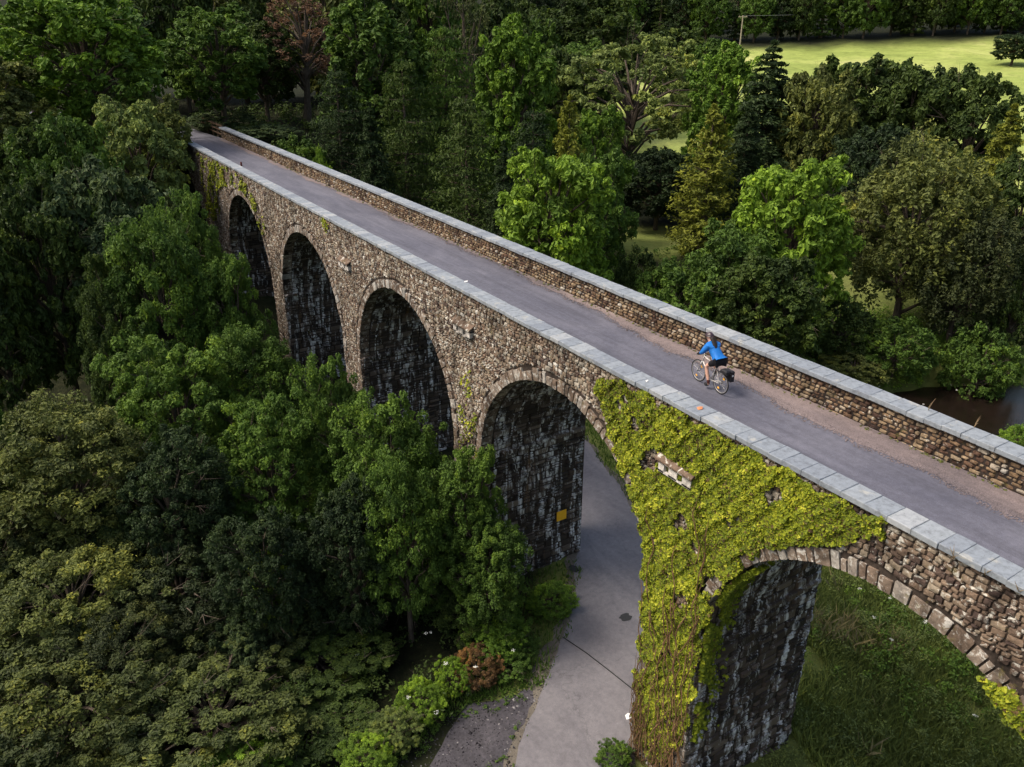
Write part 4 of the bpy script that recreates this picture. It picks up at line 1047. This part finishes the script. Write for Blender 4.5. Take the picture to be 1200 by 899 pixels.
    ('far_b', 14.2, 110.1, 11.6, 9.3, 'mid', 1.10, 'mid green leafy tree behind the top left corner, third from the left', 'wood behind the top left corner'),
    ('far_b', 13.9, 100.9, 12.0, 9.5, 'blue', 0.94, 'bluish green leafy tree behind the top left corner, fourth from the left', 'wood behind the top left corner'),
]
for kd, x, y, H, W, ck, k, lab, grp in WOODS:
    tree('conifer_tree' if 'conifer' in kd else 'broadleaf_tree', kd, x, y, float(ground(x, y)) - .1, H, W, np.array(COL[ck]) * k, lab, 'tree', grp, x * 7 % 6.28)


# ------------------------------------------------------------------ ivy on the near face
def ivy_points(n, poly, seed):
    g = np.random.default_rng(seed); ys, zs = [p[0] for p in poly], [p[1] for p in poly]
    y = g.uniform(min(ys) - .3, max(ys) + .3, n); z = g.uniform(min(zs) - .2, max(zs) + .12, n)
    jy, jz = y + .18 * wob(y, z, .25), z + .14 * wob(z, y, .22)
    k = in_poly(jy, jz, poly); return y[k], z[k], g
ivy = empty('ivy', (XF, 13.2, -12)); tag(ivy, 'bright yellow green ivy spreading over the spandrel and pier of the nearest arch', 'ivy')
VI = np.array(ivy.location)
def ivy_sheet(name, poly, n, seed, parent, thick=.16, hole=.62, size=.115, dry_z=-9.3, off=VI):
    y, z, g = ivy_points(n, poly, seed)
    h = wob(y, z, .55) + .6 * wob(y, z, .19, 2.)
    hole_n = wob(y, z, .42, 4.) + .45 * wob(y, z, 1.3, 1.)
    dens = 1 - sstep(hole, hole + .25, hole_n)
    dens *= 1 - .75 * sstep(dry_z, dry_z - 2.8, -(-z)) if False else 1
    low = sstep(-dry_z, -dry_z + 2.6, -z)            # thins towards the foot of the pier
    keep = g.random(len(y)) < dens * (1 - .45 * low)
    y, z, h, low = y[keep], z[keep], h[keep], low[keep]
    d = .04 + thick * (.55 + .3 * h + .35 * wob(y, z, .11, 5.)) * g.random(len(y)) ** .6
    c = np.stack([XF - d, y, z], 1)
    nr = np.stack([-np.ones_like(y) * .9, .5 * np.cos(y * 9 + h * 3), .75 + .3 * np.sin(z * 8)], 1) + g.normal(0, .35, (len(y), 3))
    t = .47 + .10 * h + g.normal(0, .21, len(y)) + .10 * wob(y, z, 1.6, 3.) - .12 * wob(y, z, .33, 6.)
    dry = g.random(len(y)) < (.04 + .75 * low); t = np.where(dry, g.uniform(.0, .25, len(y)), t)
    Q = leaf_quads(c - off, nr, size, g, .85, .3)
    return link(name, leaf_mesh(name, Q, t, M['ivy']), None, parent)
ivy_sheet('foliage', IVY, 270000, 5, ivy, .13, .52, .078)
# woody stems feeling up the pier and dead twigs at its foot
M['stem'] = flat('ivy_stem', (.17, .10, .055), .9, .1, 0, .4)
b = MB()
for k in range(60):
    y = rnd.uniform(12.1, 14.3); z = -12.2; p = [(XF - rnd.uniform(.06, .16) - VI[0], y - VI[1], z - VI[2])]; top_ = rnd.uniform(-10.6, -8) if k > 14 else rnd.uniform(-7, -1)
    while z < top_:
        z += rnd.uniform(.3, .6); y += rnd.uniform(-.18, .18); y = min(max(y, 12.05), 14.3 if z < -5 else 15.2)
        p.append((XF - rnd.uniform(.07, .26) - VI[0], y - VI[1], z - VI[2]))
    b.tube(p, [.02 if k < 15 else .011] * (len(p) - 1) + [.004], 4)
o = b.build('stems', M['stem'], ivy); o['kind'] = 'stuff'
# ivy turning into the arch on its left jamb
g = np.random.default_rng(9); n = 9000
th = g.uniform(.0, .75, n); low = g.uniform(0, 1, n)
ang_ = np.where(low < .35, 0, th); zz = np.where(low < .35, g.uniform(-9.5, SP, n), SP + (RA - .1) * np.sin(th)); yy_ = YC[3] + (RA - .1) * np.where(low < .35, 1, np.cos(th))
dep = g.exponential(.22, n); k = (dep < 1.1) & (g.random(n) < np.where(low < .35, sstep(-10, -6.5, zz) * .8, .9)) & (wob(zz, dep * 2, .5) > -.25)
c = np.stack([XF + dep, yy_ - g.uniform(.02, .14, n), zz], 1)[k] - VI
nr = np.stack([-np.ones(n) * .5, -np.cos(ang_) - .2, -np.sin(ang_) * .3 + .4], 1)[k] + g.normal(0, .35, (k.sum(), 3))
link('jamb_foliage', leaf_mesh('jamb_foliage', leaf_quads(c, nr, .11, g, .85), .38 + g.normal(0, .12, k.sum()), M['ivy']), None, ivy)
for lab, poly, n, sd in (('yellow green ivy patch hanging beside the farthest visible arch', [(66, .7), (60, .75), (53.5, .6), (51.6, -.4), (49.9, -1.5), (50.1, -2.9), (51.1, -2.2), (52.9, -.5), (56.5, -.2), (60.8, -1.2), (61.5, -4), (65.5, -4)], 12000, 21),
                         ('small ivy tuft low on the arch ring at the right edge', [(5.2, -1.15), (4.4, -1.25), (3.6, -1.7), (3.5, -2.1), (4.0, -2.0), (4.8, -1.5)], 5200, 22),
                         ('little green tuft under the near coping between the second and third arches', [(39.6, .8), (38.8, .78), (38.4, .2), (39.1, .1)], 500, 23),
                         ('climbing weeds on the pier left of the road arch', [(25.4, -2.6), (24.6, -2.2), (24.1, -3.8), (24.0, -8.5), (25.8, -8.5), (25.6, -5.0)], 1800, 24)):
    o = empty('ivy', (XF, poly[0][0], poly[0][1])); tag(o, lab, 'ivy')
    ivy_sheet('foliage', poly, n, sd, o, .14, -.25 if sd in (21, 24) else .6, .095 if sd != 21 else .16, -30, np.array(o.location))

# ------------------------------------------------------------------ undergrowth, verge grass and weeds (uncountable)
def mass(name, region, n, size, col, seed, hum=.5, hn=60, hh=.5, zoff=0.0, tone=.42, spread=.11, up=.45, flat_=.8):
    g = np.random.default_rng(seed); x0, x1, y0, y1 = region[:4]; test = region[4]
    x = g.uniform(x0, x1, n); y = g.uniform(y0, y1, n); k = test(x, y); x, y = x[k], y[k]
    r = hum * g.uniform(.5, 1.4, len(x)); z = ground(x, y) + hh * (.5 + .5 * wob(x, y, 2.1)) * .9 + zoff
    Q, t = clump_leaves(np.stack([x, y, z], 1), r, hn, size, g, tone + spread * wob(x, y, 1.7, 2.) + g.normal(0, .06, len(x)), flat_, up)
    o = link(name, leaf_mesh(name, Q, t)); o.color = (*COL[col], 1); return tag(o, kind='stuff')
rd_ = lambda x, y: poly_dist(x, y, ROAD)
gr_ = lambda x, y: in_poly(x, y, gp)
bridge_ = lambda x, y: (x > 13.4) & (x < 19.3) & (ground(x, y) > -30) & ((np.minimum.reduce([np.abs(y - c) for c in YC]) > RA - .3))
mass('undergrowth', (-14, 13.5, 8, 50, lambda x, y: (rd_(x, y) > 3.4) & ~gr_(x, y) & ~((x > 5) & (y < 19))), 1250, .14, 'dark', 41, .55, 60, .7)
mass('undergrowth', (17, 47, 0, 24, lambda x, y: (rd_(x, y) > 3.2) & (poly_dist(x, y, RIVER) > 5) & ~bridge_(x, y) & (x < 17 + (y + 6) * 1.6)), 1500, .085, 'verge', 42, .40, 66, .8, .1, .36, .16, .3, 1.1)
mass('undergrowth', (20, 62, 22, 60, lambda x, y: (rd_(x, y) > 3.2) & (poly_dist(x, y, RIVER) > 5.0)), 1200, .19, 'mid', 43, .6, 44, .6)
mass('undergrowth', (42, 75, 5, 60, lambda x, y: (poly_dist(x, y, RIVER) > 4.4) & (poly_dist(x, y, RIVER) < 15)), 2600, .17, 'fresh', 44, .5, 44, .6, 0, .45)
mass('undergrowth', (-45, 40, 48, 100, lambda x, y: (np.abs(x - 16.4) > 3.4)), 1000, .30, 'dark', 45, .9, 40, 1.0)
mass('undergrowth', (20, 34, 2, 24, lambda x, y: (wob(x, y, 2.6, 5.) > .1) & ~bridge_(x, y) & (rd_(x, y) > 3.4)), 900, .12, 'leafy', 46, .42, 50, .7, .05, .42, .14, .3, 1.0)
# grass along the road
def blades(name, n, test, region, hgt, col, seed):
    g = np.random.default_rng(seed); x = g.uniform(region[0], region[1], n); y = g.uniform(region[2], region[3], n); k = test(x, y); x, y = x[k], y[k]
    n = len(x); z = ground(x, y) - .02; a = g.uniform(0, 6.28, n); h = hgt * g.uniform(.5, 1.4, n); w = .016 + .012 * g.random(n)
    dx, dy = np.cos(a) * w, np.sin(a) * w; lx, ly = g.normal(0, .35, n) * h, g.normal(0, .35, n) * h
    V = np.stack([np.stack([x - dx, y - dy, z], 1), np.stack([x + dx, y + dy, z], 1), np.stack([x + lx + dx * .2, y + ly + dy * .2, z + h], 1), np.stack([x + lx * .5 - dx, y + ly * .5 - dy, z + h * .6], 1)], 1)
    o = link(name, leaf_mesh(name, V, .45 + g.normal(0, .15, n) + .12 * wob(x, y, 1.1))); o.color = (*COL[col], 1); tag(o, kind='stuff')
blades('grass', 60000, lambda x, y: (rd_(x, y) > 1.72 + .25 * wob(x, y, .8)) & (rd_(x, y) < 4.2) & ~gr_(x, y) & ~bridge_(x, y), (5, 28, 9, 42), .24, 'mid', 51)
blades('grass', 16000, lambda x, y: ~gr_(x, y) & (poly_dist(x, y, gp + gp[:1]) < 1.3) & (rd_(x, y) > 1.8), (3, 14, 11, 20.5), .22, 'mid', 52)
blades('grass', 95000, lambda x, y: (wob(x, y, 1.9, 1.) > -.7) & (rd_(x, y) > 3.2) & ~bridge_(x, y), (19, 33, 4, 25), .5, 'verge', 53)
blades('grass', 9000, lambda x, y: (wob(x, y, 1.6, 3.) > .45) & (rd_(x, y) > 3.2) & ~bridge_(x, y), (21, 31, 10, 22), .8, 'straw', 54)
# white umbels and pale flower heads
M['petal'] = flat('white_flower', (.75, .75, .68), .7, .2)
g = np.random.default_rng(61)
fx = np.concatenate([g.uniform(24, 30, 10), g.uniform(50, 60, 26), g.uniform(7, 13, 8)]); fy = np.concatenate([g.uniform(8, 16, 10), g.uniform(27, 42, 26), g.uniform(18, 22.5, 8)])
fz = ground(fx, fy) + np.concatenate([g.uniform(.7, 1.2, 10), g.uniform(1.0, 1.9, 26), g.uniform(.9, 1.5, 8)])
pc = np.stack([fx, fy, fz], 1); Q, t = clump_leaves(pc, np.full(len(pc), .09), 16, .05, g, np.full(len(pc), .5), .3)
o = link('white_flowers', leaf_mesh('white_flowers', Q, t, M['petal'])); tag(o, kind='stuff')


g = np.random.default_rng(77); n = 2600
x, y = g.uniform(3, 14, n), g.uniform(11, 20.5, n); k = (poly_dist(x, y, gp + gp[:1]) < .45 + .3 * wob(x, y, .7)) & (rd_(x, y) > 2.0); x, y = x[k], y[k]
Q, t = clump_leaves(np.stack([x, y, np.full(len(x), -11.97)], 1), g.uniform(.05, .16, len(x)), 16, .06, g, np.full(len(x), .45), .6)
o = link('weeds', leaf_mesh('weeds', Q, t)); o.color = (*COL['mid'], 1); tag(o, kind='stuff')

g = np.random.default_rng(78); n = 330
x = np.concatenate([18.47 - np.abs(g.normal(0, .04, n)), 14.33 + np.abs(g.normal(0, .05, 120))]); y = np.concatenate([4 + 60 * g.random(n) ** 1.3, g.uniform(5, 60, 120)])
Q, t = clump_leaves(np.stack([x, y, np.full(len(x), .05)], 1), g.uniform(.02, .085, len(x)), 14, .045, g, np.full(len(x), .5), .8)
o = link('weeds', leaf_mesh('weeds', Q, t)); o.color = (*COL['olive'], 1); tag(o, kind='stuff')

# ------------------------------------------------------------------ the cyclist
def skin(name, pts, edges, rad, root=0, sub=2, mat=None, parent=None):
    m = bpy.data.meshes.new(name); m.from_pydata(pts, edges, []); m.update()
    o = bpy.data.objects.new(name + '_tmp', m); C.objects.link(o)
    md = o.modifiers.new('s', 'SKIN'); md.use_smooth_shade = True
    for i, r in enumerate(rad):
        v = m.skin_vertices[0].data[i]; v.radius = (r, r) if not hasattr(r, '__len__') else r
        v.use_root = (i == root)
    sb = o.modifiers.new('b', 'SUBSURF'); sb.levels = sub; sb.render_levels = sub
    dg = bpy.context.evaluated_depsgraph_get(); dg.update()
    me = bpy.data.meshes.new_from_object(o.evaluated_get(dg)); me.name = name
    bpy.data.objects.remove(o)
    for p in me.polygons: p.use_smooth = True
    return link(name, me, mat, parent)

M['bike_paint'] = flat('bike_paint', (.62, .58, .55), .35, .5)
M['alloy'] = flat('alloy', (.55, .56, .58), .35, .5, .8)
M['tyre'] = flat('tyre', (.025, .025, .027), .8, .3)
M['rim'] = flat('rim', (.34, .33, .33), .4, .5, .5)
M['reflector'] = flat('reflector', (.85, .42, .04), .4, .5)
M['skin'] = flat('skin', (.62, .36, .27), .55, .35, 0, .06)
M['jacket'] = flat('blue_jacket', (.012, .15, .50), .6, .3, 0, .1)
M['shorts'] = flat('black_shorts', (.012, .012, .016), .8, .2)
M['hair'] = flat('dark_hair', (.02, .014, .012), .6, .3)
M['helmet'] = flat('helmet', (.035, .018, .026), .35, .5)
M['helmet_light'] = flat('helmet_panel', (.20, .17, .19), .4, .4)
M['sock'] = flat('dark_red_sock', (.07, .02, .02), .8, .2)
M['bag'] = flat('black_bag', (.018, .018, .022), .6, .3)

RZ = math.atan2(-(16.88 - 16.76), 15.93 - 14.92)           # bike points along local +Y
bike = empty('bicycle', (16.76, 14.92, .02), RZ); tag(bike, 'pale framed bicycle with grey mudguardless wheels ridden along the viaduct path', 'bicycle')
rear, front, bb = (0, 0, .345), (0, 1.03, .345), (0, .43, .285)
seat_t, ht, hb = (0, .24, .84), (0, .84, .88), (0, .885, .70)
b = MB()
b.tube([bb, seat_t], .017, 8); b.tube([bb, hb], .022, 8); b.tube([(0, .265, .77), ht], .018, 8); b.tube([hb, ht, (0, .83, .92)], .021, 8)
for s in (-1, 1):
    b.tube([(s * .03, .43, .285), (s * .065, 0, .345)], [.012, .009], 6); b.tube([(s * .02, .25, .80), (s * .065, 0, .345)], [.009, .008], 6)
b.build('frame', M['bike_paint'], bike, smooth=True)
b = MB()
for s in (-1, 1): b.tube([(s * .035, .892, .69), (s * .055, .93, .56), (s * .055, 1.03, .345)], [.014, .012, .009], 6)
b.tube([(-.05, .892, .69), (.05, .892, .69)], .016, 6)
b.build('fork', M['alloy'], bike, smooth=True)
def torus(mb, c, Rr, r, n=44, k=8, ax=0):
    q = len(mb.v)
    for i in range(n):
        t = 2 * math.pi * i / n
        for j in range(k):
            p = 2 * math.pi * j / k; rad = Rr + r * math.cos(p)
            mb.v.append((c[0] + r * math.sin(p), c[1] + rad * math.cos(t), c[2] + rad * math.sin(t))); mb.t.append(.5)
    for i in range(n):
        for j in range(k):
            a0 = q + i * k; a1 = q + ((i + 1) % n) * k; mb.f.append((a0 + j, a0 + (j + 1) % k, a1 + (j + 1) % k, a1 + j))
def wheel(c):
    w = MB(); torus(w, (0, 0, 0), .328, .019); o = w.build('wheel', M['tyre'], bike, c, True)
    r = MB(); torus(r, (0, 0, 0), .302, .013, 44, 6); r.build('rim', M['rim'], o, smooth=True)
    s = MB()
    for i in range(28):
        t = 2 * math.pi * i / 28; x = .03 if i % 2 else -.03
        s.tube([(x, .02 * math.cos(t + .6), .02 * math.sin(t + .6)), (0, .295 * math.cos(t), .295 * math.sin(t))], .0018, 4, .5, False)
    s.tube([(-.05, 0, 0), (.05, 0, 0)], .022, 8); s.build('spokes', M['rim'], o)
    for t in (2.2, 5.1):
        k = MB(); k.box((-.012, -.035, -.02), (.012, .035, .02), .5, .004); q = k.build('reflector', M['reflector'], o, (0, .2 * math.cos(t), .2 * math.sin(t))); q.rotation_euler = (t + math.pi / 2, 0, 0)
wheel(rear); wheel(front)
b = MB(); b.tube([(0, .83, .92), (0, .86, .97)], .014, 6); b.tube([(-.29, .80, 1.0), (-.16, .86, .985), (0, .875, .975), (.16, .86, .985), (.29, .80, 1.0)], .013, 8)
hbar = b.build('handlebar', M['alloy'], bike, smooth=True)
for s in (-1, 1):
    k = MB(); k.tube([(s * .29, .80, 1.0), (s * .19, .845, .99)], .019, 8); k.build('grip', M['tyre'], hbar)
    k = MB(); k.tube([(s * .2, .87, .975), (s * .25, .90, .955), (s * .30, .885, .95)], .006, 5); k.build('brake_lever', M['alloy'], hbar)
b = MB()
prof = [(.10, .075, .93), (.16, .07, .935), (.24, .045, .93), (.32, .022, .925), (.37, .016, .915)]
for y, w, z in prof: b.v += [(-w, y, z - .02), (-w * .9, y, z), (0, y, z + .012), (w * .9, y, z), (w, y, z - .02), (0, y, z - .035)]; b.t += [.5] * 6
for i in range(len(prof) - 1):
    for j in range(6): q0 = i * 6; b.f.append((q0 + j, q0 + (j + 1) % 6, q0 + 6 + (j + 1) % 6, q0 + 6 + j))
b.f += [(5, 4, 3, 2, 1, 0), tuple(24 + j for j in range(6))]
b.build('saddle', M['shorts'], bike, smooth=True)
b = MB(); b.tube([seat_t, (0, .222, .91)], .013, 8); b.build('seat_post', M['alloy'], bike)
crank = MB(); crank.tube([(-.06, .43, .285), (.06, .43, .285)], .02, 8)
crank.tube([(-.075, .43, .285), (-.075, .455, .118)], .011, 6); crank.tube([(.075, .43, .285), (.075, .405, .452)], .011, 6)
torus(crank, (.05, .43, .285), .085, .006, 24, 5)
co = crank.build('crankset', M['alloy'], bike, smooth=True)
for s, y, z in ((-1, .455, .118), (1, .405, .452)):
    k = MB(); k.box((-.05, -.04, -.012), (.05, .04, .012), .5, .004); k.build('pedal', M['tyre'], co, (s * .13, y, z))
b = MB(); b.tube([(.05, .43, .37), (.05, 0, .385)], .004, 4); b.tube([(.05, .43, .20), (.05, 0, .305)], .004, 4); torus(b, (.05, 0, .345), .04, .006, 18, 5); b.build('chain', M['tyre'], bike)
b = MB()
for s in (-1, 1):
    b.tube([(s * .07, 0, .345), (s * .07, -.08, .72), (s * .07, .17, .735)], .006, 5); b.tube([(s * .07, -.30, .72), (s * .07, .17, .735)], .006, 5)
for y in (-.28, -.12, .05): b.tube([(-.07, y, .724), (.07, y, .724)], .005, 5)
b.build('rear_rack', M['alloy'], bike)
bag = empty('pannier_bag', (0, 0, 0)); bag.parent = None
Mz = Matrix.Rotation(RZ, 4, 'Z')
bag.location = Vector((16.76, 14.92, .02)) + (Mz @ Vector((0.0, -.14, .735))); bag.rotation_euler = (0, 0, RZ)
tag(bag, 'black pannier bag with a pale badge on the rear rack of the bicycle', 'bag')
k = MB(); k.box((-.09, -.15, -.02), (.10, .12, .09), .5, .03); k.box((.085, -.17, -.27), (.21, .13, .07), .5, .03); k.build('bag_body', M['bag'], bag)
k = MB(); k.box((.12, -.178, -.10), (.17, -.169, -.05), .5, 0); k.build('badge', M['white'], bag)

rider = empty('person', (16.76, 14.92, .02), RZ)
tag(rider, 'person in a blue jacket and dark helmet cycling away from the camera along the viaduct', 'person')
P = dict(pelvis=(0, .17, 1.00), waist=(0, .28, 1.12), chest=(0, .44, 1.25), sh=(0, .56, 1.345), neck=(0, .625, 1.405), head0=(0, .675, 1.47), head1=(0, .72, 1.55), head2=(0, .72, 1.625),
         hipL=(-.105, .19, .96), kneeL=(-.12, .56, .70), calfL=(-.115, .50, .48), ankL=(-.115, .40, .225), heelL=(-.12, .38, .165), toeL=(-.125, .54, .135),
         hipR=(.105, .19, .96), kneeR=(.12, .615, .955), calfR=(.115, .53, .74), ankR=(.115, .36, .565), heelR=(.12, .33, .51), toeR=(.125, .50, .475),
         shL=(-.175, .545, 1.325), elL=(-.275, .63, 1.13), wrL=(-.235, .755, 1.045), haL=(-.235, .815, 1.03),
         shR=(.175, .545, 1.325), elR=(.275, .63, 1.13), wrR=(.235, .755, 1.045), haR=(.235, .815, 1.03))
names = list(P); ix = {k_: i for i, k_ in enumerate(names)}
E_ = [('pelvis', 'waist'), ('waist', 'chest'), ('chest', 'sh'), ('sh', 'neck'), ('neck', 'head0'), ('head0', 'head1'), ('head1', 'head2')]
for s in 'LR': E_ += [('pelvis', 'hip' + s), ('hip' + s, 'knee' + s), ('knee' + s, 'calf' + s), ('calf' + s, 'ank' + s), ('ank' + s, 'heel' + s), ('heel' + s, 'toe' + s), ('sh', 'sh' + s), ('sh' + s, 'el' + s), ('el' + s, 'wr' + s), ('wr' + s, 'ha' + s)]
RB = dict(pelvis=(.15, .13), waist=(.135, .10), chest=(.155, .11), sh=(.12, .09), neck=.055, head0=.075, head1=(.078, .092), head2=.055)
for s in 'LR': RB.update({'hip' + s: .095, 'knee' + s: .062, 'calf' + s: .058, 'ank' + s: .038, 'heel' + s: .035, 'toe' + s: .03, 'sh' + s: .062, 'el' + s: .043, 'wr' + s: .03, 'ha' + s: (.04, .022)})
body = skin('body', [P[k_] for k_ in names], [(ix[a], ix[b_]) for a, b_ in E_], [RB[k_] for k_ in names], 0, 2, M['skin'], rider)
def sub(name, keys, edges, rad, mat, parent=rider):
    ii = {k_: i for i, k_ in enumerate(keys)}
    pts = [P[k_] if isinstance(k_, str) else k_ for k_ in keys]
    return skin(name, pts, [(ii[a], ii[b_]) for a, b_ in edges], rad, 0, 2, mat, parent)
P['collar'] = (0, .635, 1.425); P['wl'] = tuple(Vector(P['elL']).lerp(Vector(P['wrL']), .88)); P['wr'] = tuple(Vector(P['elR']).lerp(Vector(P['wrR']), .88))
sub('jacket', ['waist', 'pelvis', 'chest', 'sh', 'shL', 'elL', 'wl', 'shR', 'elR', 'wr', 'collar'], [('sh', 'collar'), ('pelvis', 'waist'), ('waist', 'chest'), ('chest', 'sh'), ('sh', 'shL'), ('shL', 'elL'), ('elL', 'wl'), ('sh', 'shR'), ('shR', 'elR'), ('elR', 'wr')],
    [(.19, .15), (.185, .155), (.215, .165), (.19, .135), .105, .075, .05, .105, .075, .05, .075], M['jacket'])
P['tl'] = tuple(Vector(P['hipL']).lerp(Vector(P['kneeL']), .72)); P['tr'] = tuple(Vector(P['hipR']).lerp(Vector(P['kneeR']), .72)); P['seat'] = (0, .14, .99)
sub('shorts', ['seat', 'hipL', 'tl', 'hipR', 'tr'], [('seat', 'hipL'), ('hipL', 'tl'), ('seat', 'hipR'), ('hipR', 'tr')], [(.165, .14), .122, .088, .122, .088], M['shorts'])
for s, sx in (('L', -1), ('R', 1)):
    a, h, t = Vector(P['ank' + s]), Vector(P['heel' + s]), Vector(P['toe' + s])
    skin('sock', [tuple(a + (Vector(P['calf' + s]) - a) * .38), tuple(a), tuple(h)], [(0, 1), (1, 2)], [.05, .046, .046], 0, 1, M['sock'], rider)
    skin('shoe', [tuple(h + Vector((0, -.01, 0))), tuple(h.lerp(t, .5)), tuple(t + (t - h).normalized() * .03)], [(0, 1), (1, 2)], [.055, .05, .038], 0, 2, M['bag'], rider)
    # glove: palm on the grip, four fingers curled round it, thumb from its side
    gl = MB(); hx = sx * .235
    gl.tube([(hx, .755, 1.045), (hx, .80, 1.035), (hx, .835, 1.028)], [.034, .042, .034], 8)
    for i in range(4):
        x = hx + (-.036 + i * .024); L = (.9, 1.0, .95, .78)[i]
        gl.tube([(x, .83, 1.03), (x, .83 + .032 * L, 1.012), (x, .83 + .03 * L, .982), (x, .832, .972)], [.011, .011, .010, .008], 6)
    gl.tube([(hx - sx * .034, .785, 1.03), (hx - sx * .055, .815, 1.0), (hx - sx * .05, .838, .978)], [.013, .012, .009], 6)
    gl.build('glove', M['bag'], rider, smooth=True)
# head: helmet, hair, face
def dome(name, c, rx, ry, rz_, mat, z_cut, parent, tilt=0.0, ribs=False):
    mb = MB(); n, k = 20, 8
    for i in range(k + 1):
        ph = (math.pi / 2) * (1 - i / k * (1 - z_cut))
        for j in range(n):
            t = 2 * math.pi * j / n; w = 1 + (.05 * math.cos(6 * t) * math.cos(ph) if ribs else 0)
            mb.v.append((rx * math.cos(ph) * math.cos(t) * w, ry * math.cos(ph) * math.sin(t) * w, rz_ * math.sin(ph))); mb.t.append(.5)
    for i in range(k):
        for j in range(n): mb.f.append((i * n + j, (i + 1) * n + j, (i + 1) * n + (j + 1) % n, i * n + (j + 1) % n))
    mb.f.append(tuple(k * n + j for j in range(n)))
    o = mb.build(name, mat, parent, c, True); o.rotation_euler = (tilt, 0, 0); return o
hm = dome('helmet', (0, .705, 1.57), .118, .150, .125, M['helmet'], .06, rider, R(-8), True)
for x in (-.045, 0, .045):
    k = MB(); k.tube([(x, -.09, .085), (x * 1.1, -.02, .117), (x, .07, .10)], [.006, .009, .006], 5); k.build('vent_panel', M['helmet_light'], hm)
hv = [(0, .53, 1.62), (0, .475, 1.56), (-.012, .415, 1.50), (-.02, .34, 1.42), (-.02, .285, 1.33), (-.015, .26, 1.27)]
hv = [(x, y + .045, z - .04) for x, y, z in hv]
skin('hair', hv, [(i, i + 1) for i in range(5)], [(.10, .075), (.09, .06), (.085, .045), (.08, .04), (.065, .034), .025], 0, 2, M['hair'], rider)
k = MB(); k.tube([(0, .795, 1.535), (0, .823, 1.505), (0, .807, 1.493)], [.009, .014, .008], 6); k.build('nose', M['skin'], rider, smooth=True)
for sx in (-1, 1):
    k = MB(); k.tube([(sx * .032, .789, 1.538), (sx * .032, .799, 1.538)], [.012, .007], 8); k.build('eye', M['helmet'], rider)
    k = MB(); k.tube([(sx * .078, .695, 1.545), (sx * .09, .69, 1.525), (sx * .08, .70, 1.50)], [.012, .016, .009], 6); k.build('ear', M['skin'], rider, smooth=True)
k = MB(); k.tube([(-.024, .792, 1.468), (0, .798, 1.466), (.024, .792, 1.468)], [.004, .007, .004], 6); k.build('mouth', M['sock'], rider)
